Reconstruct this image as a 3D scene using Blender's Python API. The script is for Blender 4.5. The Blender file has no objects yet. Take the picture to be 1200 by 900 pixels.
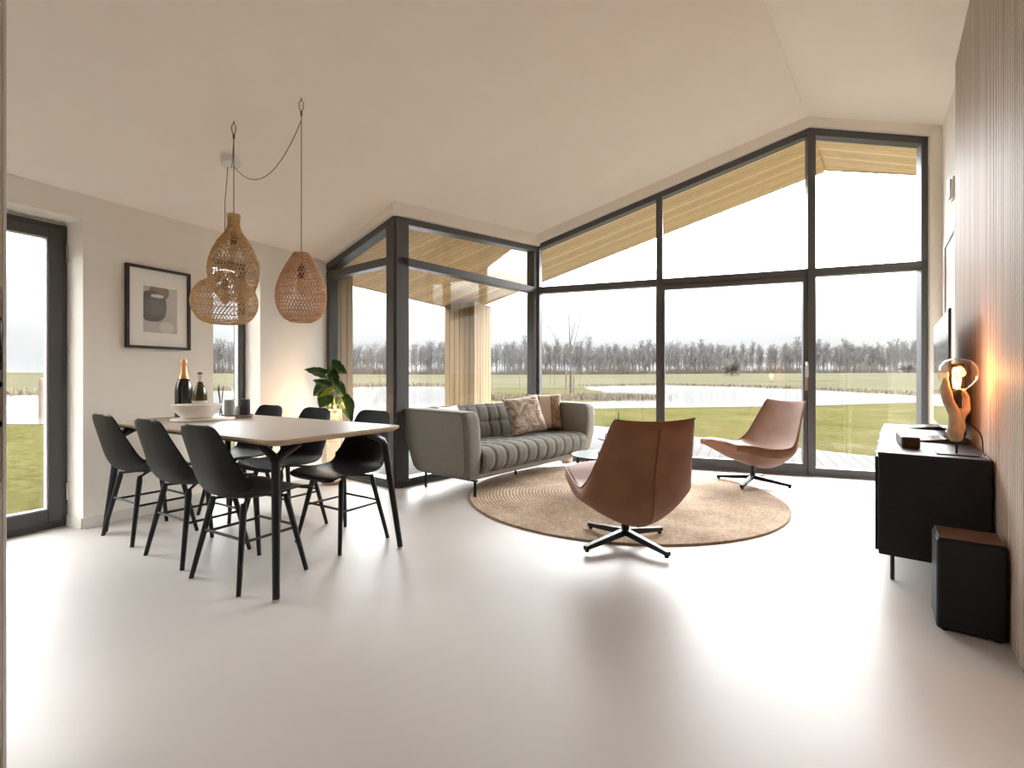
import bpy, bmesh, math, random
from mathutils import Vector, Matrix, noise
random.seed(7)
sc = bpy.context.scene
COL = sc.collection
PI = math.pi
F = 565.0; H = 1.05          # lens in pixels of a 1200 px wide frame, eye height

def fl(px, py, z=0.0):       # point at height z that the photo shows at (px, py)
    Y = F*(H-z)/(py-441.0)
    return ((px-600.0)/F*Y, Y)
def at(px, py, Y):
    return Vector(((px-600.0)/F*Y, Y, H+(441.0-py)/F*Y))

# ------------------------------------------------------------------ materials
MATS = {}
def _new(name):
    m = bpy.data.materials.new(name); m.use_nodes = True
    nt = m.node_tree; b = nt.nodes['Principled BSDF']
    return m, nt, b
def mat(name, col, rough=0.6, metal=0.0, spec=0.5, var=0.0, scale=8.0, bump=0.0, bscale=60.0, stretch=(1,1,1), emit=None, estr=0.0, sheen=0.0, coat=0.0):
    if name in MATS: return MATS[name]
    m, nt, b = _new(name)
    b.inputs['Base Color'].default_value = (*col, 1)
    b.inputs['Roughness'].default_value = rough
    b.inputs['Metallic'].default_value = metal
    b.inputs['Specular IOR Level'].default_value = spec
    if sheen: b.inputs['Sheen Weight'].default_value = sheen
    if coat: b.inputs['Coat Weight'].default_value = coat
    tc = nt.nodes.new('ShaderNodeTexCoord')
    mp = nt.nodes.new('ShaderNodeMapping'); mp.inputs['Scale'].default_value = stretch
    nt.links.new(tc.outputs['Object'], mp.inputs['Vector'])
    if var:
        n = nt.nodes.new('ShaderNodeTexNoise'); n.inputs['Scale'].default_value = scale; n.inputs['Detail'].default_value = 5
        nt.links.new(mp.outputs[0], n.inputs['Vector'])
        r = nt.nodes.new('ShaderNodeValToRGB')
        r.color_ramp.elements[0].position = .3; r.color_ramp.elements[1].position = .7
        r.color_ramp.elements[0].color = (*[c*(1-var) for c in col], 1)
        r.color_ramp.elements[1].color = (*[min(1, c*(1+var)) for c in col], 1)
        nt.links.new(n.outputs[0], r.inputs[0]); nt.links.new(r.outputs[0], b.inputs['Base Color'])
    if bump:
        n2 = nt.nodes.new('ShaderNodeTexNoise'); n2.inputs['Scale'].default_value = bscale; n2.inputs['Detail'].default_value = 4
        nt.links.new(mp.outputs[0], n2.inputs['Vector'])
        bp = nt.nodes.new('ShaderNodeBump'); bp.inputs['Strength'].default_value = bump; bp.inputs['Distance'].default_value = .01
        nt.links.new(n2.outputs[0], bp.inputs['Height']); nt.links.new(bp.outputs[0], b.inputs['Normal'])
    if emit:
        b.inputs['Emission Color'].default_value = (*emit, 1); b.inputs['Emission Strength'].default_value = estr
    MATS[name] = m
    return m

def board_mat(name, light, dark, width, angle, seam=.05, rough=.6, axis='X', seamcol=None, vary=.25, grain=1.0):
    """boards that run at ANGLE in the XY plane (world), seams every WIDTH; colour varies per board, grain along it"""
    m, nt, b = _new(name); L = nt.links.new
    tc = nt.nodes.new('ShaderNodeTexCoord')
    rot = nt.nodes.new('ShaderNodeVectorRotate'); rot.rotation_type = 'Z_AXIS'; rot.inputs['Angle'].default_value = -angle
    L(tc.outputs['Object'], rot.inputs['Vector'])
    sep = nt.nodes.new('ShaderNodeSeparateXYZ'); L(rot.outputs[0], sep.inputs[0])
    def math_(op, a, bb=None):
        n = nt.nodes.new('ShaderNodeMath'); n.operation = op
        for i, v in enumerate((a, bb)):
            if v is None: continue
            if isinstance(v, (int, float)): n.inputs[i].default_value = v
            else: L(v, n.inputs[i])
        return n.outputs[0]
    q = math_('DIVIDE', sep.outputs['Y'], width)
    fr = math_('FRACT', q); idx = math_('FLOOR', q)
    wn = nt.nodes.new('ShaderNodeTexWhiteNoise'); wn.noise_dimensions = '1D'; L(idx, wn.inputs['W'])
    mp = nt.nodes.new('ShaderNodeMapping'); mp.inputs['Scale'].default_value = (1.5*grain, 30*grain, 30*grain)
    L(rot.outputs[0], mp.inputs['Vector'])
    cmb = nt.nodes.new('ShaderNodeCombineXYZ'); L(math_('MULTIPLY', wn.outputs['Value'], 40), cmb.inputs['Z'])
    add = nt.nodes.new('ShaderNodeVectorMath'); L(mp.outputs[0], add.inputs[0]); L(cmb.outputs[0], add.inputs[1])
    ns = nt.nodes.new('ShaderNodeTexNoise'); ns.inputs['Scale'].default_value = 1.0; ns.inputs['Detail'].default_value = 6
    ns.inputs['Distortion'].default_value = .6
    L(add.outputs[0], ns.inputs['Vector'])
    v = math_('ADD', math_('MULTIPLY', ns.outputs[0], .75), math_('MULTIPLY', wn.outputs['Value'], vary))
    r = nt.nodes.new('ShaderNodeValToRGB'); r.color_ramp.elements[0].position = .3; r.color_ramp.elements[1].position = .72
    r.color_ramp.elements[0].color = (*dark, 1); r.color_ramp.elements[1].color = (*light, 1)
    L(v, r.inputs[0])
    g = math_('LESS_THAN', fr, seam)
    mx = nt.nodes.new('ShaderNodeMix'); mx.data_type = 'RGBA'
    L(g, mx.inputs['Factor']); L(r.outputs[0], mx.inputs[6]); mx.inputs[7].default_value = (*(seamcol or [c*.35 for c in dark]), 1)
    L(mx.outputs[2], b.inputs['Base Color']); b.inputs['Roughness'].default_value = rough
    return m

def glass_mat(name, tint=(1, 1, 1), gl=1.0):
    m = bpy.data.materials.new(name); m.use_nodes = True; nt = m.node_tree; nt.nodes.clear(); L = nt.links.new
    o = nt.nodes.new('ShaderNodeOutputMaterial'); mx = nt.nodes.new('ShaderNodeMixShader')
    t = nt.nodes.new('ShaderNodeBsdfTransparent'); t.inputs[0].default_value = (*tint, 1)
    g = nt.nodes.new('ShaderNodeBsdfGlossy'); g.inputs['Roughness'].default_value = 0.0
    f = nt.nodes.new('ShaderNodeFresnel')
    ge = nt.nodes.new('ShaderNodeNewGeometry'); mi = nt.nodes.new('ShaderNodeMapRange')   # the same index from either side of the sheet
    mi.inputs['To Min'].default_value = 1.45; mi.inputs['To Max'].default_value = 1/1.45
    L(ge.outputs['Backfacing'], mi.inputs['Value']); L(mi.outputs[0], f.inputs[0])
    mu = nt.nodes.new('ShaderNodeMath'); mu.operation = 'MULTIPLY'; mu.inputs[1].default_value = gl
    L(f.outputs[0], mu.inputs[0]); L(mu.outputs[0], mx.inputs[0]); L(t.outputs[0], mx.inputs[1]); L(g.outputs[0], mx.inputs[2]); L(mx.outputs[0], o.inputs[0])
    return m

WALLC = (.86, .81, .745)
M_wall = mat('wall_paint', WALLC, .85, var=.02, scale=3, bump=.03, bscale=90)
M_ceil = mat('ceiling_paint', (.94, .87, .795), .9, var=.015, scale=2)
M_base = mat('baseboard_paint', (.70, .67, .62), .6)
M_frame = mat('grey_aluminium', (.082, .082, .084), .45, spec=.4, var=.04)
M_frame2 = mat('grey_aluminium_outer', (.06, .062, .065), .4)
M_gasket = mat('pale_glazing_seal', (.6, .61, .62), .5)
M_glass = glass_mat('clear_glass', (.97, .98, .975))
M_black = mat('black_shell_plastic', (.0045, .0045, .0052), .5, spec=.22)
M_blackmetal = mat('black_metal', (.007, .007, .0075), .42, spec=.35)
M_white = mat('white_plastic', (.8, .79, .77), .4)
M_steel = mat('brushed_steel', (.6, .58, .55), .3, metal=1)

def floor_mat():
    m, nt, b = _new('poured_floor'); L = nt.links.new
    tc = nt.nodes.new('ShaderNodeTexCoord')
    n = nt.nodes.new('ShaderNodeTexNoise'); n.inputs['Scale'].default_value = .9; n.inputs['Detail'].default_value = 7; n.inputs['Roughness'].default_value = .6
    L(tc.outputs['Object'], n.inputs['Vector'])
    r = nt.nodes.new('ShaderNodeValToRGB'); r.color_ramp.elements[0].position = .3; r.color_ramp.elements[1].position = .7
    r.color_ramp.elements[0].color = (.45, .415, .385, 1); r.color_ramp.elements[1].color = (.51, .472, .44, 1)
    L(n.outputs[0], r.inputs[0]); L(r.outputs[0], b.inputs['Base Color'])
    n3 = nt.nodes.new('ShaderNodeTexNoise'); n3.inputs['Scale'].default_value = 2.5; L(tc.outputs['Object'], n3.inputs['Vector'])
    mr = nt.nodes.new('ShaderNodeMapRange'); mr.inputs['To Min'].default_value = .42; mr.inputs['To Max'].default_value = .50
    L(n3.outputs[0], mr.inputs['Value']); L(mr.outputs[0], b.inputs['Roughness'])
    b.inputs['Specular IOR Level'].default_value = .45
    n2 = nt.nodes.new('ShaderNodeTexNoise'); n2.inputs['Scale'].default_value = 7; n2.inputs['Detail'].default_value = 3; L(tc.outputs['Object'], n2.inputs['Vector'])
    bp = nt.nodes.new('ShaderNodeBump'); bp.inputs['Strength'].default_value = .05; bp.inputs['Distance'].default_value = .02
    L(n2.outputs[0], bp.inputs['Height']); L(bp.outputs[0], b.inputs['Normal'])
    return m
M_floor = floor_mat()

# ------------------------------------------------------------------ mesh helpers
def obj(name, bm, m, parent=None, smooth=False, bevel=0, seg=2, sub=0, auto=None, **props):
    me = bpy.data.meshes.new(name)
    bmesh.ops.recalc_face_normals(bm, faces=bm.faces)
    bm.to_mesh(me); bm.free()
    for mm in (m if isinstance(m, (list, tuple)) else [m]): me.materials.append(mm)
    o = bpy.data.objects.new(name, me); COL.objects.link(o)
    if parent: o.parent = parent
    if smooth or auto:
        for p in me.polygons: p.use_smooth = True
        if auto: me.set_sharp_from_angle(angle=math.radians(auto))
    if bevel:
        md = o.modifiers.new('bevel', 'BEVEL'); md.width = bevel; md.segments = seg; md.limit_method = 'ANGLE'; md.angle_limit = math.radians(35)
        for p in me.polygons: p.use_smooth = True
        md.harden_normals = False
        me.set_sharp_from_angle(angle=math.radians(50)) if not sub else None
    if sub:
        md = o.modifiers.new('sub', 'SUBSURF'); md.levels = sub; md.render_levels = sub
        for p in me.polygons: p.use_smooth = True
    for k, v in props.items(): o[k] = v
    return o
def tag(o, label, cat, group=None):
    o['label'] = label; o['category'] = cat
    if group: o['group'] = group
    return o
def thing(name, label, cat, loc, rz=0, group=None):
    o = bpy.data.objects.new(name, None); COL.objects.link(o)
    o.empty_display_size = .1
    o.location = (*loc, 0) if len(loc) == 2 else loc
    o.rotation_euler = (0, 0, rz)
    return tag(o, label, cat, group)
def struct(o):
    o['kind'] = 'structure'; return o
def relabel(o, label, cat=None):
    o['label'] = label
    if cat: o['category'] = cat
    return o
def dup(root, loc, rz, label=None):
    r = root.copy(); COL.objects.link(r); r.location = (*loc, 0) if len(loc) == 2 else loc; r.rotation_euler = (0, 0, rz)
    if label: r['label'] = label
    for ch in list(root.children):
        c = ch.copy(); COL.objects.link(c); c.parent = r
        for g in list(ch.children):
            d = g.copy(); COL.objects.link(d); d.parent = c
    return r

def box(bm, c, s, M=None, mi=0):
    vs = [Vector((c[0]+sx*s[0]/2, c[1]+sy*s[1]/2, c[2]+sz*s[2]/2)) for sx in (-1, 1) for sy in (-1, 1) for sz in (-1, 1)]
    if M: vs = [M @ v for v in vs]
    v = [bm.verts.new(p) for p in vs]
    for f in ((0,1,3,2),(4,6,7,5),(0,4,5,1),(2,3,7,6),(0,2,6,4),(1,5,7,3)):
        bm.faces.new([v[i] for i in f]).material_index = mi
def prism(bm, pts, off, mi=0):
    """polygon of 3D points extruded by vector OFF"""
    off = Vector(off)
    a = [bm.verts.new(Vector(p)) for p in pts]; b = [bm.verts.new(Vector(p)+off) for p in pts]
    n = len(a)
    bm.faces.new(a).material_index = mi; bm.faces.new(list(reversed(b))).material_index = mi
    for i in range(n):
        bm.faces.new((a[i], b[i], b[(i+1) % n], a[(i+1) % n])).material_index = mi
def tube(bm, pts, r, n=8, closed=False, cap=True, mi=0):
    pts = [Vector(p) for p in pts]; N = len(pts)
    rr = r if isinstance(r, (list, tuple)) else [r]*N
    rings = []
    up = None
    for i in range(N):
        if closed: t = pts[(i+1) % N]-pts[i-1]
        else: t = pts[min(i+1, N-1)]-pts[max(i-1, 0)]
        t.normalize()
        if up is None:
            up = Vector((0, 0, 1)) if abs(t.z) < .9 else Vector((1, 0, 0))
        a = t.cross(up)
        if a.length < 1e-5: a = t.cross(Vector((0, 1, 0)))
        a.normalize(); b = a.cross(t); b.normalize(); up = b
        rings.append([bm.verts.new(pts[i]+(a*math.cos(2*PI*k/n)+b*math.sin(2*PI*k/n))*rr[i]) for k in range(n)])
    for i in range(N if closed else N-1):
        A = rings[i]; B = rings[(i+1) % N]
        for k in range(n):
            bm.faces.new((A[k], A[(k+1) % n], B[(k+1) % n], B[k])).material_index = mi
    if cap and not closed:
        bm.faces.new(list(reversed(rings[0]))).material_index = mi; bm.faces.new(rings[-1]).material_index = mi
def lathe(bm, prof, n=32, c=(0, 0, 0), mi=0, sx=1, sy=1):
    """prof: (r,z) list; closed at r=0 ends"""
    rings = []
    for r, z in prof:
        if r < 1e-6: rings.append([bm.verts.new((c[0], c[1], c[2]+z))])
        else: rings.append([bm.verts.new((c[0]+sx*r*math.cos(2*PI*k/n), c[1]+sy*r*math.sin(2*PI*k/n), c[2]+z)) for k in range(n)])
    for A, B in zip(rings, rings[1:]):
        for k in range(n):
            k2 = (k+1) % n
            if len(A) == 1 and len(B) == 1: continue
            if len(A) == 1: f = (A[0], B[k2], B[k])
            elif len(B) == 1: f = (A[k], A[k2], B[0])
            else: f = (A[k], A[k2], B[k2], B[k])
            bm.faces.new(f).material_index = mi
def grid(bm, fn, nu, nv, mi=0):
    g = [[bm.verts.new(fn(i/nu, j/nv)) for i in range(nu+1)] for j in range(nv+1)]
    for j in range(nv):
        for i in range(nu):
            bm.faces.new((g[j][i], g[j][i+1], g[j+1][i+1], g[j+1][i])).material_index = mi
    return g
def BM(): return bmesh.new()
def smoothcurve(pts, n):
    """Catmull-Rom through pts, n samples"""
    P = [Vector(p) for p in pts]; out = []
    m = len(P)-1
    for i in range(n+1):
        t = i/n*m; k = min(int(t), m-1); u = t-k
        p0 = P[max(k-1, 0)]; p1 = P[k]; p2 = P[k+1]; p3 = P[min(k+2, m)]
        out.append(.5*((2*p1)+(p2-p0)*u+(2*p0-5*p1+4*p2-p3)*u*u+(3*p1-p0-3*p2+p3)*u**3))
    return out
def lerp_tab(tab, t):
    """smooth curve through (t, value) pairs"""
    n = len(tab)
    if t <= tab[0][0]: return tab[0][1]
    if t >= tab[-1][0]: return tab[-1][1]
    for k in range(n-1):
        if t <= tab[k+1][0]: break
    def slope(i):
        if i == 0: return (tab[1][1]-tab[0][1])/(tab[1][0]-tab[0][0])
        if i == n-1: return (tab[-1][1]-tab[-2][1])/(tab[-1][0]-tab[-2][0])
        return (tab[i+1][1]-tab[i-1][1])/(tab[i+1][0]-tab[i-1][0])
    a, b = tab[k], tab[k+1]; h = b[0]-a[0]; u = (t-a[0])/h
    return (2*u**3-3*u*u+1)*a[1]+(u**3-2*u*u+u)*h*slope(k)+(-2*u**3+3*u*u)*b[1]+(u**3-u*u)*h*slope(k+1)

# ------------------------------------------------------------------ plan of the house
def zl(x, y): return 3.584+.2823*x-.1354*y          # left roof plane
def zr(x, y): return 3.178-.200*x+.241*y            # right roof plane
class Line:                                          # a wall line in plan
    def __init__(s, o, e, out):
        s.o = Vector((o[0], o[1])); s.e = Vector((e[0], e[1])); s.d = (s.e-s.o); s.L = s.d.length; s.d.normalize()
        n = Vector((-s.d.y, s.d.x)); s.n = n if out > 0 else -n
    def xy(s, t, off=0): p = s.o+s.d*t+s.n*off; return p
    def p(s, t, z, off=0): q = s.xy(t, off); return Vector((q.x, q.y, z))
    def s_px(s, px, off=0):
        r = (px-600)/F; o = s.o+s.n*off
        return (r*o.y-o.x)/(s.d.x-r*s.d.y)
    def prism(s, bm, poly, a, b, mi=0):
        """poly of (t,z); between offsets a and b along the outward normal"""
        prism(bm, [s.p(t, z, a) for t, z in poly], (*(s.n*(b-a)), 0), mi)
    def rect(s, bm, t0, t1, z0, z1, a, b, mi=0): s.prism(bm, [(t0, z0), (t1, z0), (t1, z1), (t0, z1)], a, b, mi)

dL = Vector((.434, .901)); D0 = Vector((-2.948, 3.314))
LEFT = Line(D0-dL*7.2, D0+dL*2.17, +1)               # left wall (outward = +n: left)
T0 = 7.2                                             # parameter of the door's far reveal corner
LW = LEFT.xy(LEFT.L)
POST = Vector((-1.10, 4.55)); CORN = Vector((.306, 6.18)); BR = Vector((4.094, 4.759))
BL = Line(LW, POST, +1); BRT = Line(POST, CORN, +1); BIG = Line(CORN, BR, +1)
RC = Vector((4.15, 4.655))                           # inner corner at the right
def rw(y): return .4626+.792*y
rwd = Vector((.621, .784)).normalized()
RIGHT = Line((rw(-3.2), -3.2), (rw(3.603), 3.603), -1)   # slatted wall line (outward = right)
BACKL = LEFT.xy(0); BACKR = RIGHT.xy(0)
RB = Vector((3.142, 5.104)); R2 = Vector((1.734, 3.30))
rd = (RB-R2)
RBACK = R2-rd*3.6                                    # ridge far behind the viewer
# floor
bm = BM()
room = [BACKL+Vector((-.3, 0)), LEFT.xy(0, .3), LEFT.xy(LEFT.L, .3), LW+Vector((.02, .05)), POST, CORN, BIG.xy(BIG.L), Vector((4.4, 4.75)), Vector((4.3, 4.5)), Vector((rw(3.6)+.1, 3.6)), RIGHT.xy(0, .2), BACKR+Vector((0, -.3))]
prism(bm, [(p.x, p.y, 0) for p in room], (0, 0, -.2))
struct(obj('floor', bm, M_floor))
# ceiling: two planes meeting at a ridge
def ceil_poly(name, pts, zf, m, th=.18):
    bm = BM()
    a = [bm.verts.new((p[0], p[1], zf(p[0], p[1]))) for p in pts]
    b = [bm.verts.new((p[0], p[1], zf(p[0], p[1])+th)) for p in pts]
    n = len(a)
    bm.faces.new(a); bm.faces.new(list(reversed(b)))
    for i in range(n): bm.faces.new((a[i], b[i], b[(i+1) % n], a[(i+1) % n]))
    return obj(name, bm, m)
ridge_out = BIG.xy(BIG.s_px(947.8), .04)
gl = Vector((LEFT.xy(0).x, LEFT.xy(0).y))
c1 = ceil_poly('ceiling', [LEFT.xy(0, .1), LEFT.xy(LEFT.L, .1), BL.xy(0, .03), POST+Vector((0, .05)), CORN+Vector((-.03, .04)), ridge_out, RBACK], zl, M_ceil)
struct(c1)
c2 = ceil_poly('ceiling', [ridge_out, BIG.xy(BIG.L+.1, .04), RC+Vector((.15, .0)), Vector((rw(3.6)+.12, 3.6)), RIGHT.xy(0, .12), RBACK], zr, M_ceil)
struct(c2)
# left wall in one mesh: full thickness with door opening and window opening
wt = .35
OPN = [(T0-1.08, T0, 0, 2.13), (T0+.902, T0+1.347, 0, 2.135)]
bm = BM()
def wall_with_openings(line, bm, openings, L0, L1, ztop, a, b):
    t = L0
    for (t0, t1, z0, z1) in sorted(openings):
        line.rect(bm, t, t0, 0, ztop, a, b)
        line.rect(bm, t0, t1, z1, ztop, a, b)
        if z0 > 0: line.rect(bm, t0, t1, 0, z0, a, b)
        t = t1
    line.rect(bm, t, L1, 0, ztop, a, b)
wall_with_openings(LEFT, bm, OPN, 0, LEFT.L, 2.45, 0, wt)
struct(obj('wall_left', bm, M_wall))
# cladding on the outside end of the left wall (fin beyond the bay glass)
# back wall, out of view; its opening is added for light from behind
BACK = Line(BACKR, BACKL, +1)
bm = BM()
wall_with_openings(BACK, bm, [(2.6, BACK.L-.8, 0.0, 2.3)], -.2, BACK.L+.2, 4.2, 0, .3)
struct(obj('wall_back', bm, M_wall))
# right wall: plain wall behind the slats and the recessed part beyond
bm = BM()
RIGHT.rect(bm, -.2, RIGHT.L, 0, 3.75, .035, .30)
struct(obj('wall_right', bm, M_wall))
W2 = Line((rw(3.6)+.03*.784, 3.6-.03*.621), RC, -1)
bm = BM()
W2.rect(bm, -.02, W2.L+.1, 0, 3.8, .004, .28)
struct(obj('wall_right', bm, M_wall))
# front face round the big window at the right, and above all glazing (bulkheads)
FACE = .08
bigtop = lambda t: None
sR = BIG.s_px(947.8)
def big_z(t):       # underside of the bulkhead over the big window
    a = (0, 2.72); r_ = (sR, 3.675); e = (BIG.L, 3.403)
    if t < sR: return a[1]+(r_[1]-a[1])*t/sR
    return r_[1]+(e[1]-r_[1])*(t-sR)/(BIG.L-sR)
bm = BM()
BIG.prism(bm, [(0, big_z(0)), (sR, big_z(sR)), (sR, 3.95), (0, 3.0)], -FACE, .12)
BIG.prism(bm, [(sR, big_z(sR)), (BIG.L, big_z(BIG.L)), (BIG.L+.14, 3.7), (sR, 3.95)], -FACE, .12)
BIG.rect(bm, BIG.L, BIG.L+.14, 0, 3.7, -FACE, .12)
struct(obj('wall_front', bm, M_wall))
bm = BM()
BL.prism(bm, [(0, 2.275), (BL.L+.07, 2.575), (BL.L+.07, 2.80), (0, 2.45)], -.07, .1)
struct(obj('wall_bay', bm, M_wall))
bm = BM()
BRT.prism(bm, [(-.07, 2.5535), (BRT.L, 2.704), (BRT.L, 2.98), (-.07, 2.79)], -.07, .1)
struct(obj('wall_bay', bm, M_wall))
# baseboards
bm = BM()
for a, b in ((T0-7.0, T0-1.08), (T0, T0+.902), (T0+1.347, LEFT.L)):
    LEFT.rect(bm, a, b, 0, .075, -.012, .001)
LEFT.rect(bm, T0, T0+.012, 0, .075, 0, .216)
struct(obj('baseboard_left', bm, M_base))
bm = BM()
LEFT.rect(bm, T0-.012, T0-.0, 0, .075, 0, .2)
struct(obj('baseboard_reveal', bm, M_base))

# ------------------------------------------------------------------ window frames
FW = .055
def member(line, t0, z0, t1, z1, w, a, b, bm, up=0):
    line.rect(bm, min(t0, t1), max(t0, t1), min(z0, z1), max(z0, z1), a, b)
TZ0, TZ1 = 2.108, 2.187
# bay left (window_1)
bm = BM(); L1 = BL.L
BL.rect(bm, -.02, .05, 0, 2.30, -.02, .09)
BL.rect(bm, L1-.105, L1+.01, 0, 2.558, -.03, .09)
BL.rect(bm, 0, L1, TZ0, TZ1, -.03, .07)
BL.rect(bm, 0, L1, 0, .07, -.03, .09)
BL.rect(bm, 0, L1, 0, .025, -.06, .0)
BL.prism(bm, [(0, 2.20), (L1, 2.495), (L1, 2.56), (0, 2.275)], -.03, .09)
w1 = struct(obj('window_1', bm, M_frame, bevel=.004, seg=1))
def pane(line, poly, parent, off=.03):
    bm = BM(); line.prism(bm, poly, off, off+.01)
    o = obj('glass_pane', bm, M_glass, parent); return o
pane(BL, [(.05, .07), (L1-.1, .07), (L1-.1, TZ0), (.05, TZ0)], w1)
pane(BL, [(.05, TZ1), (L1-.1, TZ1), (L1-.1, 2.47), (.05, 2.22)], w1)
# bay right (window_2)
bm = BM(); L2 = BRT.L
BRT.rect(bm, -.01, .135, 0, 2.558, -.03, .09)
BRT.rect(bm, L2-.07, L2+.0, 0, 2.70, -.03, .09)
BRT.rect(bm, 0, L2, TZ0, TZ1, -.03, .07)
BRT.rect(bm, 0, L2, 0, .07, -.03, .09)
BRT.rect(bm, 0, L2, 0, .025, -.06, .0)
BRT.prism(bm, [(0, 2.495), (L2, 2.645), (L2, 2.706), (0, 2.56)], -.03, .09)
w2 = struct(obj('window_2', bm, M_frame, bevel=.004, seg=1))
pane(BRT, [(.13, .07), (L2-.07, .07), (L2-.07, TZ0), (.13, TZ0)], w2)
pane(BRT, [(.13, TZ1), (L2-.07, TZ1), (L2-.07, 2.645), (.13, 2.51)], w2)
# big gable window (window_3) with the terrace door (door_2)
a1, a2 = BIG.s_px(769), BIG.s_px(776.5)
b1, b2 = BIG.s_px(945.5), BIG.s_px(954.8)
c1_, c2_ = BIG.s_px(1078.3), BIG.L
bm = BM()
BIG.rect(bm, 0, .055, 0, 2.74, -.03, .09)
BIG.rect(bm, a1, a2, 0, big_z((a1+a2)/2)-.02, -.03, .09)
BIG.rect(bm, b1, b2, 0, big_z(b1)-.02, -.05, .09)
BIG.rect(bm, c1_, c2_, 0, big_z(c2_)-.01, -.03, .09)
BIG.rect(bm, 0, BIG.L, TZ0, TZ1, -.03, .08)
BIG.rect(bm, 0, a1, 0, .06, -.03, .09)
BIG.rect(bm, b2, c1_, 0.015, .085, -.03, .09)
BIG.rect(bm, 0, BIG.L, 0, .014, -.06, .0)
BIG.prism(bm, [(0, 2.655), (sR, 3.60), (sR, 3.675), (0, 2.722)], -.03, .09)
BIG.prism(bm, [(sR, 3.60), (BIG.L, 3.332), (BIG.L, 3.405), (sR, 3.675)], -.03, .09)
w3 = struct(obj('window_3', bm, M_frame, bevel=.004, seg=1))
pane(BIG, [(.05, .05), (a1, .05), (a1, TZ0), (.05, TZ0)], w3)
pane(BIG, [(.05, TZ1), (a1, TZ1), (a1, big_z(a1)-.06), (.05, big_z(.05)-.06)], w3)
pane(BIG, [(a2, TZ1), (b1, TZ1), (b1, big_z(b1)-.06), (a2, big_z(a2)-.06)], w3)
pane(BIG, [(b2, .08), (c1_, .08), (c1_, TZ0), (b2, TZ0)], w3)
pane(BIG, [(b2, TZ1), (c1_, TZ1), (c1_, big_z(c1_)-.06), (b2, big_z(b2)-.06)], w3)
bm = BM()
d1 = BIG.s_px(940.5)
BIG.rect(bm, a2+.002, b1-.002, 0.012, .125, -.035, .05)
BIG.rect(bm, d1, b1-.002, .125, TZ0-.002, -.035, .05)
BIG.rect(bm, a2+.002, a2+.025, .125, TZ0-.002, -.03, .05)
BIG.rect(bm, a2+.002, b1-.002, 2.06, TZ0-.002, -.035, .05)
d2 = struct(obj('door_2', bm, M_frame, bevel=.003, seg=1))
pane(BIG, [(a2+.02, .12), (d1+.005, .12), (d1+.005, 2.065), (a2+.02, 2.065)], d2, .01)
bm = BM()
hx = BIG.s_px(944)
hz0 = 1.05-(447-441)/F*5.1; 
BIG.rect(bm, hx-.016, hx+.016, .90, 1.21, -.045, -.036)
tube(bm, [BIG.p(hx, 1.19, -.045), BIG.p(hx, 1.19, -.085), BIG.p(hx, 1.15, -.09), BIG.p(hx, 1.04, -.09)], .010, 8)
tube(bm, [BIG.p(hx, .96, -.045), BIG.p(hx, .96, -.055)], .008, 10)
obj('door_handle', bm, M_steel, d2, auto=40, label='slim steel lever handle of the terrace door')
# left door (door_1)
def dark_frame(line, t0, t1, z1, off, fw, sash, name, pane_bottom=.17):
    bm = BM()
    line.rect(bm, t0, t0+fw, 0, z1, off, off+.09); line.rect(bm, t1-fw, t1, 0, z1, off, off+.09)
    line.rect(bm, t0+fw, t1-fw, z1-fw, z1, off, off+.09); line.rect(bm, t0+fw, t1-fw, 0, .05, off, off+.09)
    o = struct(obj(name, bm, M_frame, bevel=.003, seg=1))
    bm = BM(); s = sash; A0, A1 = t0+fw-.012, t1-fw+.012; Z0, Z1 = .045, z1-fw+.012; oa, ob = off-.018, off+.06
    line.rect(bm, A0, A0+s, Z0, Z1, oa, ob); line.rect(bm, A1-s, A1, Z0, Z1, oa, ob)
    line.rect(bm, A0+s, A1-s, Z1-s, Z1, oa, ob); line.rect(bm, A0+s, A1-s, Z0, Z0+s+.02, oa, ob)
    obj('sash', bm, M_frame, o, bevel=.003, seg=1)
    bm = BM()
    line.rect(bm, A0+s, A1-s, Z0+s+.02, Z0+s+.028, oa+.01, ob-.03); line.rect(bm, A1-s-.008, A1-s, Z0+s+.028, Z1-s, oa+.01, ob-.03); line.rect(bm, A0+s, A0+s+.008, Z0+s+.028, Z1-s, oa+.01, ob-.03); line.rect(bm, A0+s, A1-s, Z1-s-.008, Z1-s, oa+.01, ob-.03)
    obj('glazing_bead', bm, M_gasket, o, label='pale glazing bead')
    pane(line, [(A0+s, Z0+s), (A1-s, Z0+s), (A1-s, Z1-s), (A0+s, Z1-s)], o, off+.02)
    bm = BM()
    for z in (.18, z1-.26):
        q = line.p(t1-.002, z, off-.012); tube(bm, [q, q+Vector((0, 0, .12))], .009, 8)
    obj('hinge', bm, M_steel, o, label='small steel hinges')
    return o
dark_frame(LEFT, T0-1.08, T0, 2.11, .216, .05, .07, 'door_1')
w4 = dark_frame(LEFT, T0+.902, T0+1.347, 2.12, .216, .04, .045, 'window_4')
dark_frame(BACK, 2.6, BACK.L-.8, 2.28, .15, .06, .07, 'added_window')  # unseen window, added to let light in from behind the viewer

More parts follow.
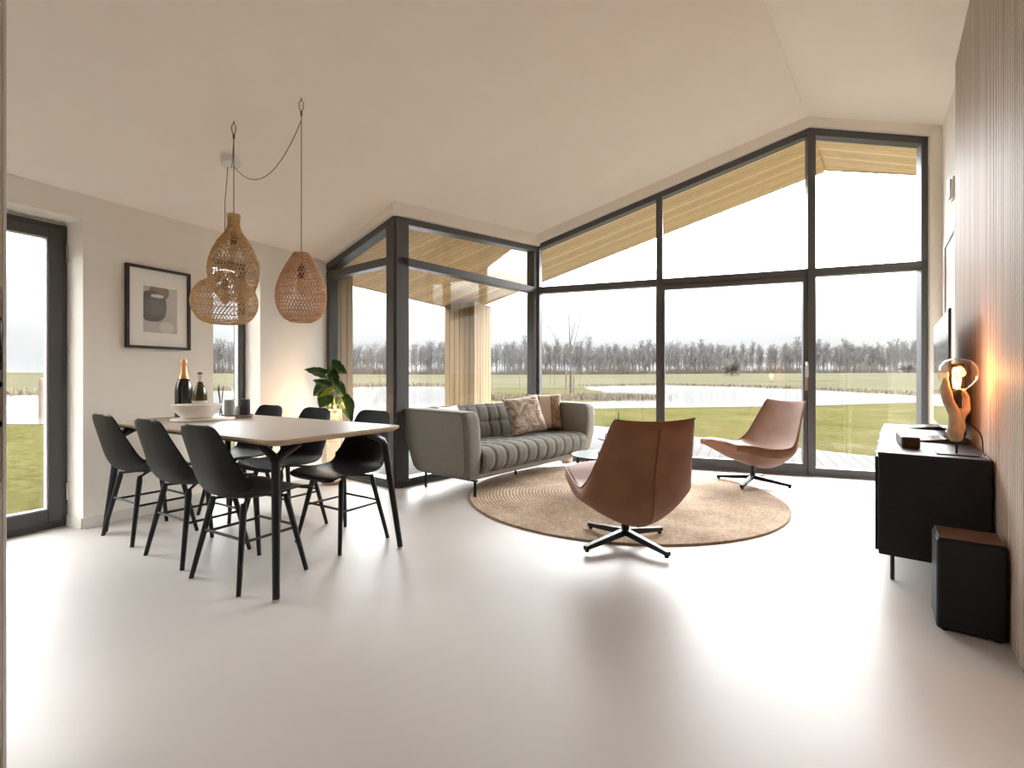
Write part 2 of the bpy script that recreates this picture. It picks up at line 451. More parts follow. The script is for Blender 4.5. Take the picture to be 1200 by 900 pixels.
# ------------------------------------------------------------------ slatted wall
def slat_mat():
    m = mat('oak_slat', (.56, .465, .395), .6, var=.16, scale=1.0, stretch=(14, 14, .7), bump=.1, bscale=3)
    return m
M_slat = slat_mat()
M_felt = mat('dark_felt', (.05, .035, .03), .95)
bm = BM()
pitch = .034
t = .0
while t < RIGHT.L-.02:
    q = RIGHT.xy(t+pitch/2)
    z1 = zr(q.x, q.y)-.005
    RIGHT.rect(bm, t, t+.019, 0, z1+.0, -.004, .016)
    t += pitch
p_ = obj('wall_slats', bm, M_slat); p_['kind'] = 'structure'
bm = BM()
RIGHT.prism(bm, [(0, 0), (RIGHT.L, 0), (RIGHT.L, zr(*RIGHT.xy(RIGHT.L))-.004), (0, zr(*RIGHT.xy(0))-.004)], .016, .034)
struct(obj('wall_felt', bm, M_felt))
# door in the recessed wall (door_3) and small wall sensor
bm = BM()
t0 = W2.s_px(1116); t1 = W2.s_px(1104.5)
t0, t1 = .10, .78
W2.rect(bm, t0, t1, 0, 2.17, -.018, .0035)
d3 = struct(obj('door_3', bm, mat('taupe_door', (.40, .36, .31), .5), bevel=.003))
bm = BM()
for a, b, c, d in ((t0-.05, t0, 0, 2.22), (t1, t1+.05, 0, 2.22), (t0, t1, 2.17, 2.22)): W2.rect(bm, a, b, c, d, -.03, .0035)
obj('door_frame', bm, M_base, d3, label='pale door frame')
bm = BM()
ts = .48
W2.rect(bm, ts-.07, ts+.07, 2.50, 2.68, -.012, .003)
W2.rect(bm, ts-.055, ts+.055, 2.515, 2.665, -.03, -.012)
tag(obj('ventilation_sensor', bm, M_white, bevel=.006), 'small white box mounted high on the narrow white wall beside the gable window', 'sensor')

# ------------------------------------------------------------------ roof overhang, pillars, deck
M_soffit = board_mat('larch_soffit', (.95, .68, .38), (.68, .44, .22), .11, math.atan2(-.3514, .9363), .06, .6, vary=.35)
M_clad = mat('larch_cladding', (0.2055, 0.1320, 0.0606), .7, var=.28, scale=1.0, stretch=(9, 9, .5), bump=.1, bscale=2)
M_zinc = mat('grey_roof_edge', (.42, .42, .42), .5)
G = Vector((4.35, 6.70)); K = Vector((-.812, 8.53)); E = K-dL*3.9
so = ceil_poly('soffit', [LEFT.xy(LEFT.L-.6, .35), LW+Vector((-.1, .2)), BL.xy(0, .04), POST+Vector((0, .07)), CORN+Vector((-.04, .05)), ridge_out, G, K, E], zl, M_soffit, .12)
struct(so)
G2 = Vector((5.22, 6.12)); 
so2 = ceil_poly('soffit', [ridge_out, G, G2, Vector((5.9, 5.85)), Vector((5.6, 4.2)), Vector((4.3, 4.66)), BIG.xy(BIG.L+.12, .06)], zr, M_soffit, .12)
struct(so2)
bm = BM()
def edge(a, b, zf):
    dz = -.012
    p0 = Vector((a.x, a.y, zf(*a)+dz)); p1 = Vector((b.x, b.y, zf(*b)+dz)); n = (b-a).normalized(); off = Vector((n.y, -n.x))*.02
    prism(bm, [p0, p1, p1+Vector((0, 0, .2)), p0+Vector((0, 0, .2))], (-off.x, -off.y, 0))
edge(E, K, zl); edge(K, G, zl); edge(G, G2, zr); edge(G2, Vector((5.9, 5.85)), zr)
struct(obj('trim_1', bm, M_zinc))
def clad_box(name, c, sx, sy, rz, z0, z1, n1, n2):
    bm = BM(); box(bm, (0, 0, (z0+z1)/2), (sx-.03, sy-.03, z1-z0))
    for side, (w, d, n) in enumerate(((sx, sy, n1), (sx, sy, n1), (sy, sx, n2), (sy, sx, n2))):
        pw = w/n
        for k in range(n):
            u = -w/2+pw*(k+.5); s = 1 if side % 2 else -1
            cc = (u, s*(d/2-.01), (z0+z1)/2) if side < 2 else (s*(d/2-.01), u, (z0+z1)/2)
            ss = (pw-.008, .02, z1-z0) if side < 2 else (.02, pw-.008, z1-z0)
            box(bm, cc, ss)
    o = obj(name, bm, M_clad); o.location = (c[0], c[1], 0); o.rotation_euler = (0, 0, rz); return o
angL = math.atan2(dL.y, dL.x)
pc = Vector((-.73, 8.05))
o = clad_box('pillar', pc, .56, .56, angL, -.15, 2.235, 6, 6)
tag(o, 'broad timber clad pillar carrying the roof corner at the far edge of the terrace', 'pillar')
fc = LEFT.xy(LEFT.L+.20, .16)
o = clad_box('wall_fin', fc, .38, .28, angL, -.1, 2.24, 4, 3); o['kind'] = 'structure'
# deck
M_deck = board_mat('weathered_deck', (.046, .0445, .043), (.030, .029, .028), .145, angL, .09, .7, seamcol=(.008, .008, .008), vary=.2)
M_deck.node_tree.nodes['Principled BSDF'].inputs['Specular IOR Level'].default_value = .03
bm = BM()
deck = [(5.6, 5.2), (4.95, 6.45), (3.30, 8.62), (1.75, 10.6), (-.4, 10.2), (-1.4, 8.9), (-2.9, 6.0), tuple(LEFT.xy(LEFT.L, .34)), tuple(LW+Vector((.05, .1))), tuple(POST+Vector((.0, .11))), tuple(CORN+Vector((-.02, .12))), tuple(BIG.xy(BIG.L+.1, .13))]
prism(bm, [(x, y, -.03) for x, y in deck], (0, 0, -.1))
struct(obj('trim_2', bm, M_deck)).name = 'terrace_floor'
bm = BM()
for A, B in ((0, 1), (1, 2), (2, 3), (3, 4), (4, 5), (5, 6)):
    a = Vector(deck[A]); b = Vector(deck[B]); n = (b-a).normalized(); off = Vector((n.y, -n.x))*.03
    prism(bm, [(a.x, a.y, -.031), (b.x, b.y, -.031), (b.x, b.y, -.16), (a.x, a.y, -.16)], (-off.x, -off.y, 0))
struct(obj('trim_3', bm, mat('deck_fascia', (0.0738, 0.0713, 0.0688), .8)))

# ------------------------------------------------------------------ land, water
def ground_z(x, y):
    d = math.hypot(x, y)
    return -.15+max(0, (d-70))*.021 if d < 172 else -.15+102*.021
def ground_mat():
    m, nt, b = _new('winter_grass'); L = nt.links.new
    tc = nt.nodes.new('ShaderNodeTexCoord')
    ln = nt.nodes.new('ShaderNodeVectorMath'); ln.operation = 'LENGTH'; L(tc.outputs['Object'], ln.inputs[0])
    def noi(s, d=6, dis=0):
        n = nt.nodes.new('ShaderNodeTexNoise'); n.inputs['Scale'].default_value = s; n.inputs['Detail'].default_value = d; L(tc.outputs['Object'], n.inputs['Vector']); return n.outputs[0]
    def ramp(inp, st):
        r = nt.nodes.new('ShaderNodeValToRGB'); e = r.color_ramp.elements
        while len(e) < len(st): e.new(.5)
        for q, (p, c) in zip(e, st): q.position = p; q.color = (*c, 1)
        L(inp, r.inputs[0]); return r.outputs[0]
    near = ramp(noi(.55), [(.25, (0.0197, 0.0207, 0.0065)), (.45, (0.0312, 0.0286, 0.0104)), (.62, (0.0358, 0.0312, 0.0135)), (.8, (0.0540, 0.0508, 0.0352))])
    fine = ramp(noi(9, 3), [(.3, (.72, .72, .72)), (.7, (1.2, 1.2, 1.2))])
    mp = nt.nodes.new('ShaderNodeMapping'); mp.inputs['Scale'].default_value = (.02, .12, 1); L(tc.outputs['Object'], mp.inputs['Vector'])
    nf = nt.nodes.new('ShaderNodeTexNoise'); nf.inputs['Scale'].default_value = 1; nf.inputs['Detail'].default_value = 5; L(mp.outputs[0], nf.inputs['Vector'])
    far = ramp(nf.outputs[0], [(.3, (0.0295, 0.0286, 0.0172)), (.5, (0.0384, 0.0358, 0.0233)), (.7, (0.0436, 0.0389, 0.0276))])  # field beyond the pond: dry grass, paler with distance haze put into its colour
    mr = nt.nodes.new('ShaderNodeMapRange'); mr.inputs['From Min'].default_value = 26; mr.inputs['From Max'].default_value = 60; L(ln.outputs['Value'], mr.inputs['Value'])
    mx = nt.nodes.new('ShaderNodeMix'); mx.data_type = 'RGBA'; L(mr.outputs[0], mx.inputs['Factor'])
    mm = nt.nodes.new('ShaderNodeMix'); mm.data_type = 'RGBA'; mm.blend_type = 'MULTIPLY'; mm.inputs['Factor'].default_value = 1
    L(near, mm.inputs[6]); L(fine, mm.inputs[7]); L(mm.outputs[2], mx.inputs[6]); L(far, mx.inputs[7])
    L(mx.outputs[2], b.inputs['Base Color']); b.inputs['Roughness'].default_value = 1; b.inputs['Specular IOR Level'].default_value = .0
    return m
M_ground = ground_mat()
bm = BM()
radii = [0, 3, 8, 14, 20, 30, 45, 60, 70, 80, 100, 125, 150, 172, 200, 300, 600, 1500]
NA = 48
rings = []
for r in radii:
    if r == 0: rings.append([bm.verts.new((0, 0, -.22))]); continue
    rings.append([bm.verts.new((r*math.cos(2*PI*k/NA), r*math.sin(2*PI*k/NA), (ground_z(r, 0)) if r > 7 else -.21 if r < 4 else -.15)) for k in range(NA)])
for A, B in zip(rings, rings[1:]):
    for k in range(NA):
        k2 = (k+1) % NA
        bm.faces.new((A[0], B[k], B[k2]) if len(A) == 1 else (A[k], B[k], B[k2], A[k2]))
g = struct(obj('ground', bm, M_ground)); 
# pond: outline from the shore as the photo shows it
def gp(px, py, z=-.14): x, y = fl(px, py, z); return (x, y, z)
shore = [(-260, 464), (-60, 464), (120, 462), (300, 457), (415, 453.5), (508, 453), (556, 455), (575, 470.5), (640, 471), (700, 470.5), (757, 467.5), (720, 462), (688, 456), (684, 452.8), (776, 451.5), (860, 453.5), (955, 457), (1078, 464), (1150, 468), (1078, 471.5), (955, 475.5), (860, 477), (776, 478), (690, 478.8), (600, 486), (540, 500), (480, 520), (415, 512), (300, 501), (120, 497.5), (-60, 497), (-260, 492)]
M_water = mat('pond_water', (0.0515, 0.0515, 0.0515), .12, spec=.5, bump=.35, bscale=3.0)
bm = BM()
f_ = bm.faces.new([bm.verts.new(gp(*q)) for q in shore])
bmesh.ops.triangulate(bm, faces=[f_])
struct(obj('pond', bm, M_water))
# reeds and rough grass on the banks: nobody could count it
M_reed = mat('dry_reed', (0.0639, 0.0491, 0.0295), .9, var=.3, scale=2)
def tufts(name, path, n, h, spread, label, m=M_reed, w=.03):
    bm = BM()
    P = [Vector(gp(*q)) for q in path]
    for i in range(n):
        t = random.random()*(len(P)-1); k = int(t); p = P[k].lerp(P[k+1], t-k)
        p = p+Vector((random.gauss(0, spread), random.gauss(0, spread*1.2), 0)); p.z = -.16
        hh = h*random.uniform(.5, 1.2); a = random.random()*PI; ww = w*p.y/25*random.uniform(.7, 1.6)
        dx, dy = math.cos(a)*ww, math.sin(a)*ww; lx, ly = random.gauss(0, hh*.25), random.gauss(0, hh*.25)
        v = [bm.verts.new((p.x-dx, p.y-dy, p.z)), bm.verts.new((p.x+dx, p.y+dy, p.z)), bm.verts.new((p.x+lx, p.y+ly, p.z+hh))]
        bm.faces.new(v)
    o = obj(name, bm, m); o['kind'] = 'stuff'; tag(o, label, 'grass'); return o
tufts('reeds', [(560, 467), (640, 467.5), (700, 467), (754, 467)], 6500, .30, .60, 'tan dry reeds on the spit of land running into the pond')
tufts('reeds', [(684, 452.5), (776, 450.8), (860, 452.5), (955, 456), (1078, 462)], 2200, .30, .9, 'brown rough grass along the far bank of the pond')
tufts('reeds', [(-60, 463), (120, 461), (300, 456), (415, 453), (508, 452)], 2000, .45, .9, 'brown rough grass on the bank seen beyond the left door')

# ------------------------------------------------------------------ trees
M_bark = mat('hazy_grey_bark', (0.0637, 0.0591, 0.0557), .9, var=.2, scale=1.5)  # distant bark, its grey lightened to stand in for haze
M_bark2 = mat('brown_twigs', (0.0546, 0.0470, 0.0382), .9, var=.25, scale=2)
def tree_mesh(name, h, seed, r0=.17, levels=3, spread=.5, first=.28, n1=18, crown=.35, m=M_bark):
    rnd = random.Random(seed); bm = BM()
    def seg(p, q, a, b): tube(bm, [p, q], [a, b], 3, cap=False)
    def grow(p, d, L, r, lev):
        q = p+d*L*.5; d2 = (d+Vector((rnd.gauss(0, .12), rnd.gauss(0, .12), .08))).normalized(); e = q+d2*L*.5
        seg(p, q, r, r*.7); seg(q, e, r*.7, r*.35)
        if lev <= 0: return
        for i in range(5 if lev > 1 else 5):
            t = rnd.uniform(.25, 1); b = p.lerp(q, t*2) if t < .5 else q.lerp(e, t*2-1)
            ax = Vector((rnd.gauss(0, 1), rnd.gauss(0, 1), rnd.gauss(.3, .5))).normalized()
            dd = (d2*1.0+ax*spread*1.4).normalized()
            grow(b, dd, L*rnd.uniform(.38, .6), max(r*.6, .022), lev-1)
    top = Vector((rnd.gauss(0, .3), rnd.gauss(0, .3), h))
    pts = [Vector((0, 0, -.2)), Vector((rnd.gauss(0, .08), rnd.gauss(0, .08), h*.35)), Vector((rnd.gauss(0, .2), rnd.gauss(0, .2), h*.7)), top]
    tube(bm, pts, [r0, r0*.75, r0*.45, r0*.12], 4)
    for i in range(n1):
        t = first+(1-first)*(i/n1)**.9
        k = t*3; j = min(int(k), 2); b = pts[j].lerp(pts[j+1], k-j)
        a = rnd.random()*2*PI; d = Vector((math.cos(a)*spread, math.sin(a)*spread, 1)).normalized()
        grow(b, d, h*crown*(1.1-t*.75)*rnd.uniform(.7, 1.1), r0*.42*(1.1-t*.6), levels-2)
    me = bpy.data.meshes.new(name); bm.to_mesh(me); bm.free(); me.materials.append(m); return me
tm = [tree_mesh('bare_tree', 10+random.uniform(-1, 1.2), 10+i, r0=.20, levels=4, n1=26, crown=.36) for i in range(6)]
def put_tree(me, x, y, s, rz, label, cat='tree', group=None, name='bare_tree', z=None):
    o = bpy.data.objects.new(name, me); COL.objects.link(o)
    o.location = (x, y, ground_z(x, y) if z is None else z); o.scale = (s, s, s*random.uniform(.92, 1.08)); o.rotation_euler = (0, 0, rz)
    return tag(o, label, cat, group)
for row, (Y0, n) in enumerate(((160, 92), (168, 92), (178, 92))):
    for i in range(n):
        ratio = -.69+1.62*(i+.5+random.uniform(-.35, .35))/n
        Y = (Y0+random.uniform(-3, 3))*(1-.10*max(0, -ratio)); x = ratio*Y
        s = random.uniform(.80, 1.0)*(1.0+.07*math.sin(ratio*9+1))
        put_tree(random.choice(tm), x, Y, s, random.random()*6.28, 'bare grey woodland tree in the row along the horizon', group='bare trees of the woodland edge')
# the depth of the wood behind those rows: stems and twigs nobody could count
bm = BM(); rnd = random.Random(77)
for i in range(620):
    ratio = rnd.uniform(-.72, .96); Y = rnd.uniform(182, 215)*(1-.10*max(0, -ratio)); x = ratio*Y; z = ground_z(x, Y)-.2; h = rnd.uniform(9.8, 12.3)*(1+.08*math.sin(ratio*23))
    tube(bm, [(x, Y, z), (x+rnd.gauss(0, .3), Y, z+h*.6), (x+rnd.gauss(0, .5), Y, z+h)], [.2, .13, .03], 3, cap=False)
    for k in range(34):
        t = rnd.uniform(.22, .95); b = Vector((x, Y, z+h*t)); L_ = h*.26*(1.15-t)*rnd.uniform(.6, 1.2)+.5; a = rnd.random()*6.28
        e = b+Vector((math.cos(a)*L_, math.sin(a)*L_, L_*rnd.uniform(.6, 1.3)))
        tube(bm, [b, e], [.06, .03], 3, cap=False)
        for q in range(2):
            c = b.lerp(e, rnd.uniform(.3, .9)); tube(bm, [c, c+Vector((rnd.gauss(0, .6), rnd.gauss(0, .3), rnd.uniform(.2, 1.2)))], [.035, .02], 3, cap=False)
o = obj('woodland', bm, M_bark); o['kind'] = 'stuff'; tag(o, 'deeper grey wood behind the front rows of bare trees', 'woodland')
# undergrowth at the foot of the wood
bm = BM()
for i in range(9500):
    ratio = random.uniform(-.72, .96); Y = random.uniform(154, 160)*(1-.10*max(0, -ratio)); x = ratio*Y; z = ground_z(x, Y)-.1
    hh = random.uniform(.6, 3.0)*(1+.4*math.sin(ratio*37)); lx = random.gauss(0, .5)
    v = [bm.verts.new((x-.11, Y, z)), bm.verts.new((x+.11, Y+.05, z)), bm.verts.new((x+lx, Y+random.gauss(0, .3), z+hh))]
    bm.faces.new(v)
o = obj('undergrowth', bm, mat('undergrowth_twigs', (0.0418, 0.0320, 0.0236), .95, var=.2)); o['kind'] = 'stuff'; tag(o, 'brown undergrowth along the foot of the distant wood', 'undergrowth')
# single shrubs in front of the wood
def bush_mesh(seed, w, h):
    rnd = random.Random(seed); bm = BM()
    for i in range(380):
        d = Vector((rnd.gauss(0, 1), rnd.gauss(0, 1), rnd.gauss(0, 1))).normalized()*rnd.uniform(.7, 1.0)
        d = Vector((d.x*w, d.y*w, max(.1, h*.40+d.z*h*.52))); q = Vector((d.x*.2, d.y*.2, h*.25))
        tube(bm, [q, q.lerp(d, .6)+Vector((0, 0, .15)), d], [.05, .04, .02], 3, cap=False)
    tube(bm, [(0, 0, -.2), (0, 0, h*.2)], [.14, .1], 5)
    me = bpy.data.meshes.new('round_shrub'); bm.to_mesh(me); bm.free(); me.materials.append(M_bark2); return me
bme = bush_mesh(3, 3.3, 5.4)
bx, by = (858-600)/F*118, 118
put_tree(bme, bx, by, 1.0, 0, 'dark round shrub standing alone in the field before the wood, behind the terrace door glass', 'shrub', name='round_shrub')
bme2 = bush_mesh(9, 3.0, 3.8)
put_tree(bme2, (1064-600)/F*140, 140, 1.0, 0, 'broad olive brown shrub before the wood near the right jamb of the gable window', 'shrub', name='round_shrub')
# young staked tree
def young(px, Y, h, label, withstakes=True, seed=1):
    rnd = random.Random(seed); z = ground_z(0, Y); x = (px-600)/F*Y
    t = thing('young_tree', label, 'tree', (x, Y, z))
    bm = BM()
    tube(bm, [(0, 0, -.1), (.02, 0, h*.28), (0, 0, h*.5), (-.05, 0, h*.8), (-.12, 0, h)], [.05, .045, .035, .02, .007], 6)
    for (zz, dx, hh, dy) in ((.40, -1.05, .38, .3), (.45, .5, .42, -.2), (.38, .95, .35, .1), (.5, .15, .3, .3), (.55, .25, .28, -.1), (.35, -.5, .2, -.4)):
        p = Vector((0, 0, h*zz)); q = Vector((dx*.45*h/4.5, dy*.4, h*(zz+hh*.35))); e = Vector((dx*h/4.5, dy, h*(zz+hh)))
        tube(bm, [p, q, e], [.02, .014, .006], 4)
        for k in range(3):
            b = q.lerp(e, .2+.25*k); tube(bm, [b, b+Vector((rnd.gauss(0, .2), rnd.gauss(0, .2), .35))], [.008, .004], 3)
    obj('trunk', bm, mat('young_bark', (0.0333, 0.0277, 0.0251), .9), t)
    if withstakes:
        for sx, sy in ((-.22, 0), (.2, -.1), (.1, .25)):
            bm = BM(); tube(bm, [(sx, sy, -.1), (sx, sy, 1.55)], .045, 8); obj('stake', bm, mat('stake_wood', (0.0688, 0.0443, 0.0295), .8, var=.2), t)
        bm = BM(); tube(bm, [(-.26, 0, 1.42), (.0, -.05, 1.5), (.24, -.1, 1.42)], .035, 6); obj('strap', bm, mat('strap_rubber', (.03, .03, .03), .7), t)
    return t
young(668, 26.5, 5.3, 'slender young tree tied to short timber stakes on the lawn bank behind the sofa')
def stake(px, Y, h, label):
    x = (px-600)/F*Y; bm = BM(); tube(bm, [(0, 0, -.1), (0, 0, h-.03), (0, 0, h)], [.05, .05, .035], 8)
    o = obj('timber_post', bm, MATS['stake_wood']); o.location = (x, Y, ground_z(0, Y)); tag(o, label, 'post'); return o
stake(48, 14, 1.15, 'thin timber post in the grass outside the left glass door')
stake(609, 55, 1.5, 'faint short post in the field behind the sofa back')
stake(645, 70, 1.5, 'thin distant post in the field left of the staked young tree')
stake(650, 60, 1.4, 'second thin distant post close beside the staked young tree')

# ------------------------------------------------------------------ dining chair
def make_chair(label):
    t = thing('dining_chair', label, 'chair', (0, 0), 0, 'black shell chairs round the dining table')
    prof = smoothcurve([(.0, .235, .425), (.0, .215, .448), (0, .12, .452), (0, 0, .440), (0, -.11, .440), (0, -.175, .468), (0, -.212, .54), (0, -.238, .64), (0, -.262, .74), (0, -.276, .815)], 30)
    wt_ = [(0, .185), (.08, .212), (.25, .230), (.45, .238), (.6, .234), (.72, .215), (.86, .182), (1, .150)]
    def S(u, v, off=0):
        i = v*30; k = min(int(i), 29); p = prof[k].lerp(prof[k+1], i-k)
        tn = (prof[min(k+1, 30)]-prof[max(k-1, 0)]); tn.normalize()
        nrm = Vector((0, -tn.z, tn.y)); 
        if nrm.z < 0 and v < .5: nrm = -nrm
        nrm = Vector((0, tn.z, -tn.y))
        # inner side: up for the seat, forward for the back
        w = lerp_tab(wt_, v); uu = 2*u-1
        if v > .90: w *= .62+.38*math.sqrt(max(0, 1-((v-.90)/.10)**2.4))
        if v < .10: w *= .62+.38*math.sqrt(max(0, 1-((.10-v)/.10)**2.4))
        lift = lerp_tab([(0, .0), (.15, .012), (.4, .03), (.55, .075), (.68, .06), (.85, .03), (1, .012)], v)*abs(uu)**2.6
        return Vector((uu*w, p.y, p.z)) + nrm*(lift+off)
    bm = BM()
    # orientation test so that "lift" goes up on the seat
    NU, NV = 18, 60
    A = [[bm.verts.new(S(i/NU, j/NV)) for i in range(NU+1)] for j in range(NV+1)]
    B = [[bm.verts.new(S(i/NU, j/NV, -.008)) for i in range(NU+1)] for j in range(NV+1)]
    for j in range(NV):
        for i in range(NU):
            bm.faces.new((A[j][i], A[j][i+1], A[j+1][i+1], A[j+1][i])); bm.faces.new((B[j][i], B[j+1][i], B[j+1][i+1], B[j][i+1]))
        for i in (0, NU): bm.faces.new((A[j][i], A[j+1][i], B[j+1][i], B[j][i]))
    for j in (0, NV):
        for i in range(NU): bm.faces.new((A[j][i], A[j][i+1], B[j][i+1], B[j][i]))
    obj('shell', bm, M_black, t, auto=60)
    top, foot = (.135, .115), (.212, .186)
    for sx in (-1, 1):
        for sy in (-1, 1):
            bm = BM(); tube(bm, [(sx*top[0], sy*top[1], .418), (sx*(top[0]+.006), sy*(top[1]+.005), .385), (sx*foot[0], sy*foot[1], .0)], [.013, .0165, .0115], 10)
            obj('leg', bm, M_blackmetal, t, auto=40)
    bm = BM()
    def onleg(sx, sy, z): k = (.385-z)/.385; return Vector((sx*(top[0]+.006+(foot[0]-top[0]-.006)*k), sy*(top[1]+.005+(foot[1]-top[1]-.005)*k), z))
    for a, b, z, z2 in (((-1, 1), (1, 1), .25, .25), ((-1, -1), (1, -1), .25, .25), ((-1, -1), (-1, 1), .235, .235), ((1, -1), (1, 1), .235, .235)):
        tube(bm, [onleg(*a, z), onleg(*b, z2)], .0075, 8)
    obj('stretcher', bm, M_blackmetal, t, auto=40)
    bm = BM()
    for sx in (-1, 1):
        tube(bm, [(sx*.135, -.115, .41), (sx*.06, -.05, .418), (0, 0, .42)], .008, 6); tube(bm, [(sx*.135, .115, .41), (sx*.06, .05, .418), (0, 0, .42)], .008, 6)
    box(bm, (0, 0, .426), (.12, .12, .008))
    obj('seat_bracket', bm, M_blackmetal, t)
    return t
tdir = Vector((.857, -.515)); sdir = Vector((.515, .857))
def rzf(f): return math.atan2(f[1], f[0])-PI/2       # local +y to direction f
ch = make_chair('black shell chair on the near side of the table, nearest the left glass door')
ch.location = (-2.42, 3.23, 0); ch.rotation_euler = (0, 0, rzf(sdir))
dup(ch, (-1.872, 2.878), rzf(sdir), 'black shell chair on the near side of the table, the middle one of three')
dup(ch, (-1.394, 2.565), rzf(Vector((.50, .866))), 'black shell chair seen from behind, nearest to the near table leg')
dup(ch, (-2.10, 3.70), rzf(-sdir), 'black shell chair across the table from the viewer, by the candles and narrow window')
dup(ch, (-1.60, 3.39), rzf(-sdir), 'black shell chair across the table, in front of the potted plant')
dup(ch, (-1.087, 3.095), rzf(Vector((-.54, -.84))), 'black shell chair with its whole seat showing, between table and sofa')

# ------------------------------------------------------------------ dining table
M_oak = mat('pale_oak_top', (.37, .305, .25), .42, var=.07, scale=1.2, stretch=(2, 22, 2), spec=.5)
M_oakedge = mat('oak_edge', (.42, .31, .19), .55, var=.12, scale=2, stretch=(1, 3, 20))
ta = math.atan2(.515, -.857)   # local x runs along the table towards the left door
t = thing('dining_table', 'rectangular dining table with pale oak top and black splayed metal legs', 'table', (-1.70, 3.08), ta)
def rrect(hx, hy, r, n=8, bow=0):
    out = []
    for cx, cy, a0 in ((hx-r, hy-r, 0), (-hx+r, hy-r, PI/2), (-hx+r, -hy+r, PI), (hx-r, -hy+r, 3*PI/2)):
        for k in range(n+1):
            a = a0+PI/2*k/n; out.append((cx+r*math.cos(a), cy+r*math.sin(a)))
    return out
bm = BM()
hx, hy = .955, .425
lay = [(hx-.03, hy-.03, .719), (hx, hy, .738), (hx, hy, .749), (hx-.002, hy-.002, .75)]
rg = []
for (a, b, z) in lay: rg.append([bm.verts.new((x, y, z)) for x, y in rrect(a, b, .07-(hx-a))])
n = len(rg[0])
for A, B in zip(rg, rg[1:]):
    for i in range(n): bm.faces.new((A[i], A[(i+1) % n], B[(i+1) % n], B[i])).material_index = 1
bm.faces.new(rg[-1]); bm.faces.new(list(reversed(rg[0])))
obj('tabletop', bm, [M_oak, M_oakedge], t)
for sx in (-1, 1):
    for sy in (-1, 1):
        bm = BM()
        kx, ky = sx*.865, sy*.355; fx, fy = sx*.945, sy*.405
        tube(bm, [(fx, fy, .012), (kx, ky, .64)], [.0165, .0215], 14)
        tube(bm, [(kx, ky, .625), (kx-sx*.02, ky, .66), (kx-sx*.13, ky, .712)], [.021, .021, .017], 10)
        tube(bm, [(kx, ky, .625), (kx, ky-sy*.02, .66), (kx, ky-sy*.13, .712)], [.021, .021, .017], 10)
        lg = obj('leg', bm, M_blackmetal, t, auto=40)
        bm = BM(); tube(bm, [(fx, fy, 0), (fx, fy, .012)], .019, 14); obj('foot_pad', bm, M_steel, lg)
bm = BM()
for sx in (-1, 1): box(bm, (sx*.76, 0, .713), (.045, .60, .012))
for sy in (-1, 1): box(bm, (0, sy*.28, .713), (1.45, .04, .012))
obj('underframe', bm, M_blackmetal, t)

# ------------------------------------------------------------------ things on the table
def lathe_thing(name, label, cat, loc, parts, group=None):
    t = thing(name, label, cat, loc, 0, group)
    for nm, prof, m in parts:
        bm = BM(); lathe(bm, prof, 36); obj(nm, bm, m, t, auto=50)
    return t
TZ = .75
M_cream = mat('cream_ceramic', (.78, .73, .66), .5, var=.03)
bm = BM(); lathe(bm, [(0, 0), (.185, 0), (.19, .006), (.188, .014), (0, .014)], 48)
o = obj('round_tray', bm, M_cream, auto=40); o.location = (-2.13, 3.33, TZ); tag(o, 'flat cream round tray under the big bowl', 'tray')
bm = BM(); lathe(bm, [(0, 0), (.075, 0), (.09, .006), (.125, .045), (.146, .088), (.148, .094), (.143, .095), (.118, .052), (.085, .016), (0, .012)], 48)
o = obj('bowl', bm, M_cream, auto=60); o.location = (-2.155, 3.30, TZ+.014); tag(o, 'wide cream ceramic bowl on the dining table', 'bowl')
M_bottle = mat('black_glass', (.012, .014, .01), .12, spec=.6)
M_copper = mat('copper_foil', (.80, .42, .20), .35, metal=.6)
M_olive = mat('olive_glass', (.06, .05, .012), .1, spec=.6)
M_label = mat('cream_label', (.75, .70, .58), .6)
lathe_thing('champagne_bottle', 'large black champagne bottle with copper foil neck behind the bowl', 'bottle', (-2.348, 3.45, TZ),
    [('body', [(0, 0), (.052, 0), (.055, .006), (.055, .19), (.05, .235), (.032, .285), (.021, .32), (0, .322)], M_bottle),
     ('foil', [(.0225, .30), (.033, .283), (.0235, .32), (.019, .37), (.0185, .385), (.022, .392), (.022, .402), (.017, .42), (0, .422)], M_copper)])
lathe_thing('wine_bottle', 'olive green wine bottle with cream neck and label beside the black bottle', 'bottle', (-2.329, 3.60, TZ),
    [('body', [(0, 0), (.042, 0), (.045, .006), (.045, .15), (.043, .18), (.027, .225), (.016, .26), (0, .262)], M_olive),
     ('foil', [(.0163, .245), (.0155, .30), (.0165, .302), (.0165, .315), (0, .315)], M_label),
     ('cap', [(0, .315), (.0165, .3152), (.0165, .328), (0, .33)], mat('dark_cap', (.06, .05, .03), .4)),
     ('bottle_label', [(.0455, .055), (.0459, .056), (.0459, .118), (.0455, .119)], M_label)])
# tray with candles
ang = ta
tr = Vector((-2.012, 3.53))
bm = BM(); lathe(bm, [(0, 0), (.105, 0), (.118, .008), (.122, .022), (.117, .022), (.108, .012), (0, .011)], 40, sy=.62)
o = obj('candle_tray', bm, mat('greige_wood_tray', (.36, .29, .25), .6, var=.2, scale=20), auto=50); o.location = (tr.x, tr.y, TZ); o.rotation_euler = (0, 0, -.15); tag(o, 'oval greige tray holding the candles on the table', 'tray')
def pillar_candle(px, Y, r, h, m, label):
    t = thing('pillar_candle', label, 'candle', ((px-600)/F*Y, Y, TZ+.0115))
    bm = BM(); lathe(bm, [(0, 0), (r-.001, 0), (r, .002), (r, h-.003), (r-.003, h), (r*.4, h-.002), (0, h-.004)], 32); obj('wax', bm, m, t, auto=40)
    bm = BM(); tube(bm, [(0, 0, h-.004), (.001, 0, h+.008)], .0012, 6); obj('wick', bm, M_black, t)
